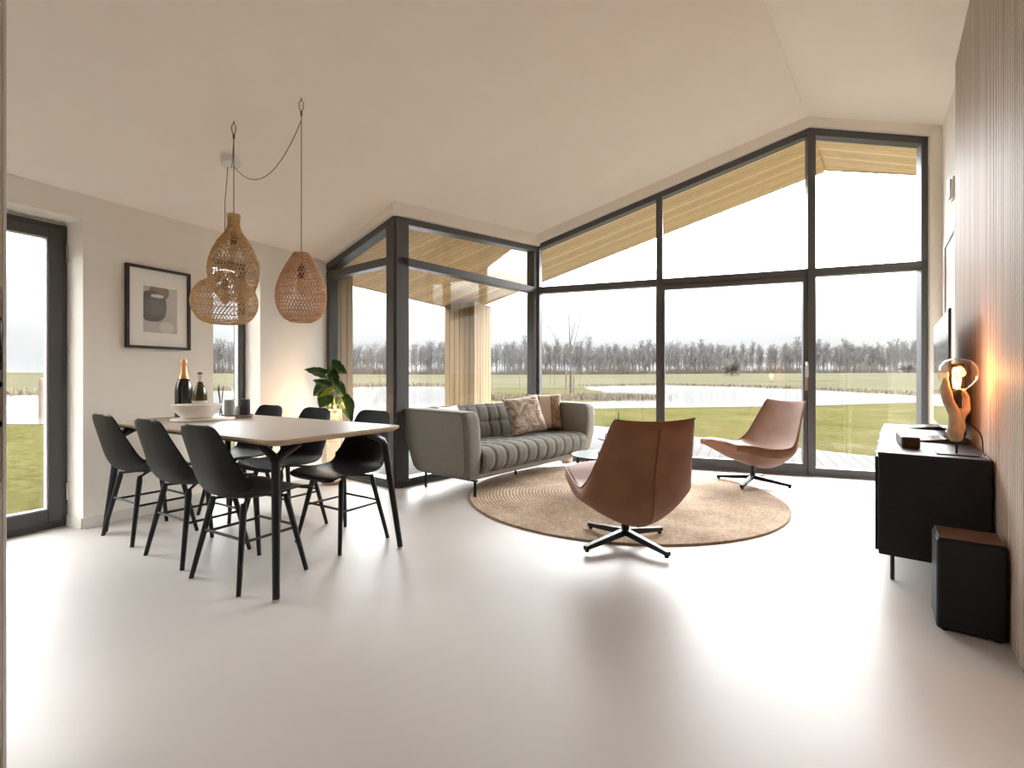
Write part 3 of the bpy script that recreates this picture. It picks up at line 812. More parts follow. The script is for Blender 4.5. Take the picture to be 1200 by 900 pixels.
pillar_candle(269, 3.535, .033, .118, mat('sage_wax', (.33, .38, .35), .55, var=.05), 'sage grey pillar candle on the oval tray')
pillar_candle(287, 3.525, .034, .122, mat('charcoal_wax', (.035, .035, .04), .5, var=.3, scale=25), 'charcoal marbled pillar candle on the oval tray')
t = thing('votive_jar', 'small white votive jar between the two pillar candles', 'candle', ((278.3-600)/F*3.50, 3.50, TZ+.0115))
bm = BM(); lathe(bm, [(0, 0), (.015, 0), (.017, .004), (.018, .05), (.012, .062), (.010, .075), (.0, .076)], 24); obj('jar', bm, mat('milky_glass', (.72, .73, .70), .25), t, auto=50)
t = thing('reed_diffuser', 'clear glass reed diffuser with thin dark sticks at the narrow window', 'diffuser', ((258.8-600)/F*3.60, 3.60, TZ))
bm = BM(); lathe(bm, [(0, 0), (.022, 0), (.026, .005), (.026, .03), (.012, .055), (.010, .075), (.012, .077), (.0, .077)], 24); obj('bottle', bm, glass_mat('diffuser_glass', (.85, .86, .84)), t, auto=50)
for k, (dx, dy, hh) in enumerate(((-.022, .01, .235), (.024, -.005, .232), (.004, .02, .20), (-.012, -.02, .225))):
    bm = BM(); tube(bm, [(-dx*.5, -dy*.5, .006), (dx*.2, dy*.2, .09), (dx, dy, hh)], .0026, 6); obj('reed', bm, mat('dark_reed', (.07, .045, .03), .7), t)

# ------------------------------------------------------------------ pendants
M_rattan = mat('rattan', (.60, .40, .20), .6, var=.2, scale=30)
M_rattan2 = mat('rattan_reddish', (.64, .38, .22), .6, var=.2, scale=30)
M_cord = mat('brown_cord', (.17, .11, .07), .7)
def pendant(label, x, y, prof, N, m, rings, hook, cord_pts, turns=.55):
    zt = prof[-1][1]; zb = prof[0][1]
    t = thing('pendant_lamp', label, 'pendant lamp', (x, y, zb), 0, None)
    P = smoothcurve([(r, 0, z-zb) for r, z in prof], 40)
    bm = BM()
    for k in range(N):
        for sgn in (1, -1):
            pts = []
            for i, p in enumerate(P):
                a = 2*PI*k/N+sgn*turns*2*PI*(i/40)*.5
                rr = p.x+(.0008 if (i % 2 == 0) == (sgn > 0) else -.0008)
                pts.append((rr*math.cos(a), rr*math.sin(a), p.z))
            tube(bm, pts, .0026, 3, cap=False)
    obj('woven_shade', bm, m, t)
    bm = BM()
    for fz in rings:
        i = fz*40; k = min(int(i), 39); p = P[k].lerp(P[k+1], i-k)
        tube(bm, [((p.x+.001)*math.cos(2*PI*j/40), (p.x+.001)*math.sin(2*PI*j/40), p.z) for j in range(40)], .0036, 5, closed=True)
    obj('rattan_hoop', bm, m, t)
    zs = (zt-zb)*.70
    bm = BM(); lathe(bm, [(0, zs-.03), (.018, zs-.03), (.02, zs), (.02, zs+.045), (.006, zs+.06), (0, zs+.06)], 16); s = obj('socket', bm, M_blackmetal, t, auto=40)
    bm = BM(); lathe(bm, [(0, zs-.12), (.02, zs-.112), (.03, zs-.088), (.026, zs-.06), (.014, zs-.03), (0, zs-.03)], 20); obj('bulb', bm, mat('bulb_amber_glass', (.75, .55, .35), .1, spec=.6), t, auto=60)
    bm = BM()
    pts = [Vector((0, 0, zs+.06))]+[Vector(q)-Vector((x, y, zb)) for q in cord_pts]
    tube(bm, pts, .0026, 6)
    if hook:
        hx_ = Vector(hook)-Vector((x, y, zb))
        tube(bm, [hx_+Vector((0, 0, -.10)), hx_+Vector((.012, 0, -.06)), hx_+Vector((.014, 0, -.03)), hx_+Vector((0, 0, -.012)), hx_+Vector((-.014, 0, -.03)), hx_+Vector((-.012, 0, -.06)), hx_+Vector((0, 0, -.10))], .0026, 6)
        tube(bm, [hx_+Vector((0, 0, -.11)), hx_+Vector((0, 0, -.085))], .007, 8)
        tube(bm, [hx_+Vector((0, 0, -.018)), hx_+Vector((0, 0, .004))], .004, 6)
    obj('cord', bm, M_cord, t)
    return t
cx, cy = -1.978, 3.387; cz = zl(cx, cy)
hk1 = (-1.768, 3.064, zl(-1.768, 3.064)); hk2 = (-1.325, 3.032, zl(-1.325, 3.032))
def sag(a, b, s, n=14):
    a = Vector(a); b = Vector(b); return [a.lerp(b, i/n)-Vector((0, 0, s*4*(i/n)*(1-i/n))) for i in range(n+1)]
# slim bottle-shaped shade
pf = [(.085, 1.545), (.118, 1.60), (.141, 1.68), (.142, 1.76), (.120, 1.84), (.085, 1.91), (.048, 1.965), (.034, 2.01), (.035, 2.075)]
pendant('tall bottle-necked rattan pendant lamp over the dining table', hk1[0], hk1[1], pf, 44, M_rattan, (0, .08, .28, .32, .6, 1.0), hk1,
        [(hk1[0], hk1[1], hk1[2]-.08)]+sag((hk1[0], hk1[1], hk1[2]-.10), (cx+.02, cy-.02, cz-.06), .03))
pf = [(.065, 1.395), (.105, 1.42), (.138, 1.48), (.148, 1.55), (.137, 1.63), (.110, 1.70), (.075, 1.77), (.045, 1.82)]
pendant('teardrop rattan pendant lamp hanging alone from its own ceiling hook', hk2[0], hk2[1], pf, 44, M_rattan2, (0, .12, .22, .42, .5, .68, 1.0), hk2,
        [(hk2[0], hk2[1], hk2[2]-.08)]+sag((hk2[0], hk2[1], hk2[2]-.14), (cx+.04, cy-.03, cz-.055), .21))
rx, ry = -2.0, 3.36
pf = [(.10, 1.42), (.15, 1.44), (.192, 1.50), (.205, 1.565), (.19, 1.635), (.15, 1.69), (.09, 1.73), (.05, 1.775)]
pendant('round squat rattan pendant lamp, lowest of the three lamps', rx, ry, pf, 52, M_rattan, (0, .1, .2, .42, .5, .7, 1.0), None,
        [(rx, ry, cz-.3), (cx-.012, cy-.01, cz-.05)], turns=.5)
bm = BM(); lathe(bm, [(0, -.03), (.055, -.03), (.06, -.026), (.06, .02), (0, .02)], 36)
o = obj('ceiling_rose', bm, M_white, auto=40); o.location = (cx, cy, cz-.01); o.rotation_euler = (math.atan(-.1354), -math.atan(.2823), 0)
tag(o, 'round white ceiling rose where the pendant cords meet', 'ceiling rose')

# ------------------------------------------------------------------ picture
tA, tB = T0+.245, T0+.698
z0, z1 = 1.262, 1.882
t = struct
pic = thing('framed_picture', 'black framed abstract print hanging on the left wall', 'picture', tuple(LEFT.xy((tA+tB)/2, 0))+(0,))
inv = Matrix.Translation(-Vector(pic.location))
def wallpart(name, polys, m, parent):
    bm = BM()
    for poly, a, b in polys: LEFT.prism(bm, poly, a, b)
    bmesh.ops.transform(bm, matrix=inv, verts=bm.verts)
    return obj(name, bm, m, parent)
fwid = .019
R = lambda a, b, c, d: [(a, c), (b, c), (b, d), (a, d)]
wallpart('frame', [(R(tA, tA+fwid, z0, z1), -.032, 0), (R(tB-fwid, tB, z0, z1), -.032, 0), (R(tA+fwid, tB-fwid, z1-fwid, z1), -.032, 0), (R(tA+fwid, tB-fwid, z0, z0+fwid), -.032, 0)], mat('black_frame', (.012, .010, .010), .4), pic)
wallpart('mat_board', [(R(tA+fwid, tB-fwid, z0+fwid, z1-fwid), -.012, 0)], mat('ivory_mat_board', (.95, .92, .87), .8), pic)
W_, Hh = tB-tA, z1-z0
def pt(u, v): return (tA+u*W_, z1-v*Hh)
pr = wallpart('print', [([pt(.26, .80), pt(.79, .80), pt(.79, .235), pt(.26, .235)], -.0135, -.0118)], mat('print_ground', (.58, .53, .50), .8), pic)
def blob(c, w, h, n=28, p=2.6, cut=None):
    out = []
    for k in range(n):
        a = 2*PI*k/n; x = math.copysign(abs(math.cos(a))**(2/p), math.cos(a))*w; y = math.copysign(abs(math.sin(a))**(2/p), math.sin(a))*h
        u, v = c[0]+x, c[1]+y
        u = min(max(u, .26), .79); v = min(max(v, .235), .80); out.append(pt(u, v))
    return out
for k, (c, w, h, col, nm) in enumerate((((.50, .295), .155, .085, (.25, .17, .12), 'brown shape'), ((.40, .475), .215, .19, (.11, .095, .075), 'dark grey shape'), ((.62, .73), .12, .07, (.72, .70, .66), 'white shape'), ((.47, .345), .10, .022, (.74, .70, .66), 'white oval'))):
    wallpart('print_shape', [(blob(c, w, h), -.0142-.0004*k, -.0136)], mat('print_ink_%d' % k, col, .8), pr)
wallpart('cover_glass', [(R(tA+fwid, tB-fwid, z0+fwid, z1-fwid), -.022, -.020)], glass_mat('picture_glass', (1, 1, 1)), pic)

# ------------------------------------------------------------------ rug
RX, RY, RR = .955, 4.31, 1.335
def rug_mat():
    m, nt, b = _new('braided_jute'); L = nt.links.new
    tc = nt.nodes.new('ShaderNodeTexCoord')
    n = nt.nodes.new('ShaderNodeTexNoise'); n.inputs['Scale'].default_value = 45; n.inputs['Detail'].default_value = 4; L(tc.outputs['Object'], n.inputs['Vector'])
    n2 = nt.nodes.new('ShaderNodeTexNoise'); n2.inputs['Scale'].default_value = 2.5; L(tc.outputs['Object'], n2.inputs['Vector'])
    ad = nt.nodes.new('ShaderNodeMath'); ad.operation = 'ADD'; L(n.outputs[0], ad.inputs[0]); L(n2.outputs[0], ad.inputs[1])
    r = nt.nodes.new('ShaderNodeValToRGB'); e = r.color_ramp.elements; e[0].position = .75/2*1.0; e[1].position = .65
    e[0].color = (.29, .205, .14, 1); e[1].color = (.56, .44, .33, 1)
    ml = nt.nodes.new('ShaderNodeMath'); ml.operation = 'MULTIPLY'; ml.inputs[1].default_value = .5; L(ad.outputs[0], ml.inputs[0])
    L(ml.outputs[0], r.inputs[0]); L(r.outputs[0], b.inputs['Base Color']); b.inputs['Roughness'].default_value = .95; b.inputs['Specular IOR Level'].default_value = .1
    return m
M_rug = rug_mat()
bm = BM()
nr = 46; prof = []
for k in range(nr*4+1):
    r = RR*k/(nr*4); prof.append((r, .010+.0045*abs(math.sin(PI*k/4))))
prof = [(0, .001)]+[(RR, .001)]+list(reversed(prof))
lathe(bm, prof, 120)
# braid twist
for v in bm.verts:
    if v.co.z > .005:
        a = math.atan2(v.co.y, v.co.x); r = math.hypot(v.co.x, v.co.y); v.co.z += .0012*math.sin(a*60+r*40)
o = obj('round_rug', bm, M_rug, auto=80); o.location = (RX, RY, 0.0); tag(o, 'round braided jute rug under the sofa and armchairs', 'rug')

# ------------------------------------------------------------------ sofa
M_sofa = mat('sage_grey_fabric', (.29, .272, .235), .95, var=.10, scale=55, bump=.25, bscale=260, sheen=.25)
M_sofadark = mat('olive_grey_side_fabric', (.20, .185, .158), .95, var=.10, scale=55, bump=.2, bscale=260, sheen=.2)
sd = Vector((.653, .757)).normalized()
sofa = thing('sofa', 'long grey green channel-tufted sofa beside the corner glazing', 'sofa', (-.318, 4.149), math.atan2(sd.y, sd.x))
SL = 1.90; x0, x1 = -.07, SL-.02
def puff(u, p=6): return 1-abs(2*u-1)**p
NCH = 11
ai = .135
xi0, xi1 = x0+ai, x1-ai
# seat
bm = BM()
sprof = smoothcurve([(.03, .0, .19), (-.025, 0, .24), (-.045, 0, .31), (-.035, 0, .37), (.01, 0, .41), (.10, 0, .425), (.35, 0, .415), (.62, 0, .405)], 60)
def seatf(u, v):
    i = v*60; k = min(int(i), 59); p = sprof[k].lerp(sprof[k+1], i-k); tn = (sprof[k+1]-sprof[k]).normalized()
    nrm = Vector((-tn.z, 0, tn.x))
    if v < .02: pass
    fu = (u*NCH) % 1.0
    amp = .015*(puff(fu, 6))-.015
    d = max(0, (p.x-.06)); 
    if p.x > .05 and v > .4:
        fv = ((p.x-.05)/.16) % 1.0; amp += .014*(puff(fv, 6)-1)
    edge = 1.0
    pp = Vector((xi0+(xi1-xi0)*u, p.x, p.z))+Vector((0, nrm.x, nrm.z))*amp
    return pp
grid(bm, seatf, NCH*10, 60)
# underside
bmesh.ops.solidify(bm, geom=bm.faces[:], thickness=.03)
obj('seat_cushion', bm, M_sofa, sofa, smooth=True)
# backrest
bm = BM()
bprof = smoothcurve([(.60, 0, .36), (.585, 0, .44), (.60, 0, .55), (.625, 0, .66), (.655, 0, .735), (.695, 0, .755), (.735, 0, .735)], 48)
def backf(u, v):
    i = v*48; k = min(int(i), 47); p = bprof[k].lerp(bprof[k+1], i-k); tn = (bprof[k+1]-bprof[k]).normalized(); nrm = Vector((-tn.z, 0, tn.x))
    fu = (u*NCH) % 1.0; amp = .017*(puff(fu, 6)-1)
    if v < .75:
        fv = (v/.36) % 1.0; amp += .022*(puff(fv, 5)-1)
    return Vector((xi0-.02+(xi1-xi0+.04)*u, p.x, p.z))+Vector((0, nrm.x, nrm.z))*amp
grid(bm, backf, NCH*10, 60)
bmesh.ops.solidify(bm, geom=bm.faces[:], thickness=.03)
obj('backrest', bm, M_sofa, sofa, smooth=True)
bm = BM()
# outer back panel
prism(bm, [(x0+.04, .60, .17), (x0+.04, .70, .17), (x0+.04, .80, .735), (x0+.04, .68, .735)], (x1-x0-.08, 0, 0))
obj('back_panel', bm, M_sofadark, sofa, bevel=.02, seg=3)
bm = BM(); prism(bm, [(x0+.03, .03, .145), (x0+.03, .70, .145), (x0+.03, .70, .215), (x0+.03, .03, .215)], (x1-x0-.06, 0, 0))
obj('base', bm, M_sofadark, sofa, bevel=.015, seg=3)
for sgn in (-1, 1):
    xo = x0 if sgn < 0 else x1
    s = 1 if sgn < 0 else -1
    def AP(y, z, w): return Vector((xo+s*w, y, z))
    bm = BM()
    # arm: outline in y/z, outer face leans outward to the top, front rolls forward
    prof2 = [(.06, .16), (.0, .22), (-.03, .40), (-.035, .56), (-.02, .70), (.02, .745), (.30, .75), (.60, .752), (.855, .748), (.87, .72), (.82, .45), (.755, .20), (.71, .16)]
    NW = 10
    rings = []
    for j in range(NW+1):
        w = j/NW; ins = .035*abs(2*w-1)**4
        row = []
        for (y, z) in prof2:
            lean = -.055*((z-.16)/.6)+ .02*math.sin(PI*(z-.16)/.6)*-1
            cyy, czz = .38, .45
            yy = y+(cyy-y)*ins*1.0; zz = z+(czz-z)*ins*1.2
            row.append(bm.verts.new(AP(yy, zz, lean+(ai+.035)*w*(1+.0*z)+.0)))
        rings.append(row)
    n = len(prof2)
    for A, B in zip(rings, rings[1:]):
        for i in range(n): bm.faces.new((A[i], A[(i+1) % n], B[(i+1) % n], B[i]))
    bm.faces.new(rings[0]); bm.faces.new(list(reversed(rings[-1])))
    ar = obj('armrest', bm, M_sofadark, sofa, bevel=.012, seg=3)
    bm = BM()
    row = []
    for (y, z) in prof2:
        lean = -.055*((z-.16)/.6)-.02*math.sin(PI*(z-.16)/.6)
        yy = y+(.38-y)*.035; zz = z+(.45-z)*.042
        row.append(AP(yy+.03*(1 if y < .3 else 0), zz, lean-.001))
    tube(bm, row, .005, 6, closed=True)
    obj('piping', bm, M_sofadark, ar, smooth=True)
for lx, ly in ((0, .0), (0, .66), (SL-.09, .0), (SL-.09, .66), (.95, .35), (.36, .05)):
    bm = BM()
    if (lx, ly) == (.36, .05): continue
    tube(bm, [(lx, ly, 0), (lx, ly, .15)], .012, 8)
    box(bm, (lx, ly+.03, .15), (.03, .10, .012))
    obj('leg', bm, M_blackmetal, sofa)

# cushions
def pillow(name, label, loc, rot, w, h, th, m, band=None):
    bm = BM()
    def f(side):
        def g_(u, v):
            a, b = 2*u-1, 2*v-1
            k = ((1-a**4)*(1-b**4))**.5
            x = a*w/2*(1-.06*(1-abs(b))**1.5*abs(a)**3*1.0-.05*(1-b*b)*abs(a)); y = b*h/2*(1-.05*(1-a*a)*abs(b))
            return Vector((x, y, side*th/2*k**.9+.006*noise.noise(Vector((u*5, v*5, side*3)))*k))
        return g_
    grid(bm, f(1), 20, 20); grid(bm, f(-1), 20, 20)
    bmesh.ops.remove_doubles(bm, verts=bm.verts, dist=.0008)
    o = obj(name, bm, m, smooth=True)
    o.location = loc; o.rotation_euler = rot
    tag(o, label, 'cushion'); return o
def pattern_mat(name, c1, c2, c3, scale):
    m, nt, b = _new(name); L = nt.links.new
    tc = nt.nodes.new('ShaderNodeTexCoord')
    n = nt.nodes.new('ShaderNodeTexNoise'); n.inputs['Scale'].default_value = scale; n.inputs['Detail'].default_value = 8; n.inputs['Distortion'].default_value = 2.5; L(tc.outputs['Object'], n.inputs['Vector'])
    r = nt.nodes.new('ShaderNodeValToRGB'); e = r.color_ramp.elements; e.new(.5)
    e[0].position = .38; e[1].position = .5; e[2].position = .62
    e[0].color = (*c1, 1); e[1].color = (*c2, 1); e[2].color = (*c3, 1)
    L(n.outputs[0], r.inputs[0]); L(r.outputs[0], b.inputs['Base Color']); b.inputs['Roughness'].default_value = .9
    bp = nt.nodes.new('ShaderNodeBump'); bp.inputs['Strength'].default_value = .4; bp.inputs['Distance'].default_value = .01; L(n.outputs[0], bp.inputs['Height']); L(bp.outputs[0], b.inputs['Normal'])
    return m
def sofaw(x, y, z):
    return sofa_M @ Vector((x, y, z))
sofa_M = Matrix.Translation(Vector(sofa.location)) @ Matrix.Rotation(sofa.rotation_euler[2], 4, 'Z')
sz = sofa.rotation_euler[2]
M_pat = pattern_mat('marled_beige', (.52, .44, .365), (.37, .28, .215), (.21, .15, .11), 8)
M_pat2 = pattern_mat('marled_brown', (.30, .18, .11), (.20, .12, .08), (.38, .26, .18), 9)
p1 = sofaw(1.17, .40, .625)
pillow('patterned_cushion', 'large beige and brown mottled square cushion in the sofa corner', p1, (math.radians(68), math.radians(-6), sz+math.radians(-18)), .46, .42, .14, M_pat)
p2 = sofaw(1.60, .46, .635)
c2o = pillow('patterned_cushion', 'dark brown mottled cushion with a pale linen stripe against the far sofa arm', p2, (math.radians(76), 0, sz+math.radians(-42)), .42, .42, .12, M_pat2)
bm = BM()
def band(u, v):
    a, b = -.30+.62*u, 2*v-1
    k = ((1-a**4)*(1-b**4))**.5
    return Vector((a*.21*(1-.05*(1-b*b)*abs(a)), b*.21*(1-.05*(1-a*a)*abs(b)), .06*k**.9+.004))
grid(bm, band, 8, 20)
obj('linen_stripe', bm, mat('pale_linen', (.55, .47, .38), .9), c2o, smooth=True, label='pale linen stripe')
p3 = sofaw(.17, .50, .60)
pillow('white_cushion', 'white cushion tucked behind the near sofa arm, only its tip showing', p3, (math.radians(72), 0, sz+math.radians(15)), .36, .34, .10, mat('white_linen', (.75, .74, .71), .9, var=.05))

# ------------------------------------------------------------------ lounge chair
M_leather = mat('tan_leather', (.245, .112, .062), .6, var=.14, scale=6, bump=.12, bscale=120, spec=.3)
M_leather_in = mat('tan_leather_worn', (.25, .125, .075), .58, var=.14, scale=5, bump=.12, bscale=120, spec=.22)
M_seam = mat('leather_seam', (.14, .055, .03), .6)
def make_lounge(label):
    t = thing('swivel_armchair', label, 'armchair', (0, 0), 0, 'tan leather swivel armchairs on the rug')
    inner = smoothcurve([(.425, 0, .430), (.38, 0, .445), (.25, 0, .425), (.08, 0, .375), (-.08, 0, .34), (-.175, 0, .35), (-.235, 0, .42), (-.285, 0, .53), (-.335, 0, .65), (-.385, 0, .765), (-.40, 0, .785)], 60)
    thick = [(0, .004), (.08, .05), (.2, .095), (.36, .110), (.47, .130), (.56, .120), (.7, .075), (.88, .04), (1, .006)]
    width = [(0, .19), (.04, .235), (.1, .27), (.3, .315), (.5, .335), (.62, .315), (.78, .275), (.92, .24), (1, .235)]
    liftt = [(0, -.04), (.12, -.03), (.3, .0), (.42, .04), (.52, .055), (.65, .04), (.8, .03), (1, .02)]
    def S(u, v, outer):
        i = v*60; k = min(int(i), 59); p = inner[k].lerp(inner[k+1], i-k)
        k0, k1 = max(k-1, 0), min(k+2, 60); tn = (inner[k1]-inner[k0]).normalized(); nrm = Vector((tn.z, 0, -tn.x))
        if nrm.z < 0 and v < .45: nrm = -nrm
        nrm = Vector((tn.z, 0, -tn.x))
        a = 2*u-1; w = lerp_tab(width, v)
        lift = lerp_tab(liftt, v)*abs(a)**2.2
        th = lerp_tab(thick, v)*max(0, 1-math.sqrt(a*a+.0025)**1.45)+lerp_tab([(0, .012), (.1, .05), (.4, .075), (.5, .06), (.62, .025), (.8, .014), (1, .008)], v)
        if outer: th *= (1+.10*(1-min(1, abs(a)/.12)) if v > .5 else 1)
        off = lift-(th if outer else 0)
        q = Vector((p.x, 0, p.z))+nrm*off
        return Vector((a*w, q.x, q.z))
    bm = BM(); NU, NV = 24, 60
    A = [[bm.verts.new(S(i/NU, j/NV, False)) for i in range(NU+1)] for j in range(NV+1)]
    B = [[bm.verts.new(S(i/NU, j/NV, True)) for i in range(NU+1)] for j in range(NV+1)]
    for j in range(NV):
        for i in range(NU):
            bm.faces.new((A[j][i], A[j][i+1], A[j+1][i+1], A[j+1][i])).material_index = 1
            bm.faces.new((B[j][i], B[j+1][i], B[j+1][i+1], B[j][i+1]))
        for i in (0, NU): bm.faces.new((A[j][i], A[j+1][i], B[j+1][i], B[j][i]))
    for j in (0, NV):
        for i in range(NU): bm.faces.new((A[j][i], A[j][i+1], B[j][i+1], B[j][i]))
    sh = obj('shell', bm, [M_leather, M_leather_in], t, smooth=True)
    bm = BM()
    rim = [S(0, j/30, False) for j in range(31)]+[S(i/12, 1, False) for i in range(13)]+[S(1, 1-j/30, False) for j in range(31)]+[S(1-i/12, 0, False) for i in range(13)]
    tube(bm, rim, .005, 6, closed=True)
    obj('piping', bm, M_leather, sh, smooth=True)
    bm = BM(); tube(bm, [S(.5, .43+.48*k/16, True)+Vector((0, -.001, 0)) for k in range(17)], .004, 6)
    obj('back_seam', bm, M_seam, sh, smooth=True)
    # base
    bm = BM(); tube(bm, [(0, 0, .045), (0, 0, .24)], .024, 16); box(bm, (0, 0, .235), (.2, .2, .02)); obj('column', bm, M_blackmetal, t, auto=40)
    return t
def base_legs(t, ang, z=0.0):
    for k in range(4):
        a = ang-t.rotation_euler[2]+k*PI/2
        bm = BM(); d = Vector((math.cos(a), math.sin(a), 0)); n = Vector((-d.y, d.x, 0))
        for A in ((0.0, .045, .085, .022), ):
            pass
        P = [d*.0+n*.02+Vector((0, 0, .045)), d*.0-n*.02+Vector((0, 0, .045)), d*.0-n*.02+Vector((0, 0, .085)), d*.0+n*.02+Vector((0, 0, .085))]
        Q = [d*.335+n*.017+Vector((0, 0, .012)), d*.335-n*.017+Vector((0, 0, .012)), d*.335-n*.017+Vector((0, 0, .038)), d*.335+n*.017+Vector((0, 0, .038))]
        va = [bm.verts.new(p) for p in P]; vb = [bm.verts.new(q) for q in Q]
        bm.faces.new(va); bm.faces.new(vb)
        for i in range(4): bm.faces.new((va[i], va[(i+1) % 4], vb[(i+1) % 4], vb[i]))
        tube(bm, [d*.318+Vector((0, 0, 0)), d*.318+Vector((0, 0, .014))], .014, 10)
        obj('leg', bm, M_blackmetal, t, bevel=.003, seg=1)
c1o = make_lounge('tan leather swivel armchair seen from behind in the middle of the room')
f1 = Vector((-.2, .98)); f2 = Vector((-.97, -.24))
c1o.location = (.71, 3.02, .0); c1o.rotation_euler = (0, 0, rzf(f1))
c2_o = dup(c1o, (2.33, 4.67, .0), rzf(f2), 'tan leather swivel armchair in side view before the terrace door')
base_legs(c1o, math.radians(33)); base_legs(c2_o, math.radians(48))
c1o.location.z = .014; c2_o.location.z = .014

# ------------------------------------------------------------------ coffee tables
def coffee(label, x, y, r, z, legs, group=None):
    t = thing('coffee_table', label, 'table', (x, y, .014), 0, group); zz = z-.014
    bm = BM(); lathe(bm, [(0, zz-.010), (r-.012, zz-.010), (r-.010, zz-.004), (r-.010, zz), (0, zz)], 56); obj('glass_top', bm, mat('pale_glass_top', (.50, .56, .57), .08, spec=.8), t, auto=40)
    bm = BM(); tube(bm, [((r-.004)*math.cos(2*PI*k/56), (r-.004)*math.sin(2*PI*k/56), zz-.006) for k in range(56)], .007, 8, closed=True); obj('rim', bm, M_blackmetal, t, smooth=True)
    for a in legs:
        bm = BM(); c_, s_ = math.cos(a), math.sin(a)
        tube(bm, [((r-.03)*c_, (r-.03)*s_, 0), ((r-.03)*c_, (r-.03)*s_, zz-.010)], .014, 10); obj('leg', bm, M_blackmetal, t, auto=40)
coffee('low round coffee table with glass top and black legs at the sofa end', .77, 4.20, .25, .37, (math.radians(200), math.radians(255), math.radians(320), math.radians(80)))
coffee('higher round coffee table with glass top, half hidden behind the tan armchair', 1.14, 4.72, .30, .45, (math.radians(20), math.radians(110), math.radians(290)))
bm = BM(); lathe(bm, [(0, 0), (.055, 0), (.065, .006), (.068, .018), (.063, .018), (.058, .008), (0, .007)], 32); o = obj('black_dish', bm, M_black, auto=50); o.location = (.815, 4.235, .370); tag(o, 'small black round dish on the low coffee table', 'dish')
t = thing('candlestick', 'thin black candlestick rising just above the back of the armchair', 'candlestick', (1.03, 4.66, .45))
bm = BM(); lathe(bm, [(0, 0), (.04, 0), (.042, .006), (.008, .014), (.005, .03), (.005, .14), (.012, .15), (.011, .165), (0, .165)], 20); obj('stick', bm, M_blackmetal, t, auto=50)
bm = BM(); tube(bm, [(0, 0, .155), (0, 0, .24), (0, 0, .262)], [.007, .005, .002], 8); obj('taper', bm, mat('dark_wax', (.05, .05, .06), .5), t, auto=60)
bm = BM(); tube(bm, [(-.04, 0, .006), (-.03, 0, .05), (-.01, 0, .02), (.02, 0, .008), (.045, 0, .03)], [.004, .006, .008, .008, .004], 8)
o = obj('metal_sculpture', bm, M_blackmetal, smooth=True); o.location = (.93, 4.62, .45); tag(o, 'small curved black metal ornament on the higher coffee table', 'ornament')
bm = BM(); lathe(bm, [(0, 0), (.055, 0), (.07, .02), (.078, .08), (.07, .15), (.05, .17), (.045, .165), (.06, .14), (0, .12)], 28)
o = obj('stone_pot', bm, mat('sand_stoneware', (.42, .32, .24), .8, var=.15, scale=15), auto=50); px_, py_ = fl(664, 541.5); o.location = (px_, py_, 0); tag(o, 'sand coloured low pot on the floor beyond the far end of the sofa', 'pot')

# ------------------------------------------------------------------ plant in the glowing vase
PX, PY = fl(391, 566)
M_leaf = mat('dark_green_leaf', (.035, .085, .022), .38, var=.35, scale=12, spec=.5)
M_leafy = mat('yellow_green_leaf', (.35, .42, .03), .45)
M_stem = mat('plant_stem', (.16, .17, .05), .6)
vase = thing('woven_floor_vase', 'tall glowing woven floor vase with a wooden foot behind the dining chairs', 'vase', (PX, PY))
bm = BM(); lathe(bm, [(0, 0), (.105, 0), (.11, .008), (.11, .03), (.10, .036), (0, .036)], 36); obj('wooden_foot', bm, mat('foot_wood', (.42, .25, .13), .5, var=.15, scale=10), vase, auto=40)
bm = BM()
VP = smoothcurve([(.10, 0, .036), (.105, 0, .2), (.098, 0, .42), (.082, 0, .60), (.072, 0, .72)], 24)
for k in range(30):
    for sgn in (1, -1):
        tube(bm, [(p.x*math.cos(2*PI*k/30+sgn*.5*i/24*2+.12*math.sin(i*1.7+k)), p.x*math.sin(2*PI*k/30+sgn*.5*i/24*2+.12*math.sin(i*1.7+k)), p.z) for i, p in enumerate(VP)], .0026, 3, cap=False)
for fz in (0, 6, 12, 18, 24):
    p = VP[fz]; tube(bm, [(p.x*math.cos(2*PI*j/32), p.x*math.sin(2*PI*j/32), p.z) for j in range(32)], .004, 5, closed=True)
obj('woven_body', bm, mat('pale_wicker', (.80, .74, .63), .6, var=.15, scale=20), vase)
bm = BM(); lathe(bm, [(0, .05), (.06, .05), (.066, .1), (.064, .5), (.05, .66), (.045, .68), (0, .66)], 28)
obj('inner_liner', bm, mat('lit_liner', (.7, .62, .5), .6, emit=(1, .72, .45), estr=.45), vase, smooth=True)
plant = thing('potted_plant', 'leafy green plant with big heart shaped leaves in the glowing vase', 'plant', (PX, PY, .66))
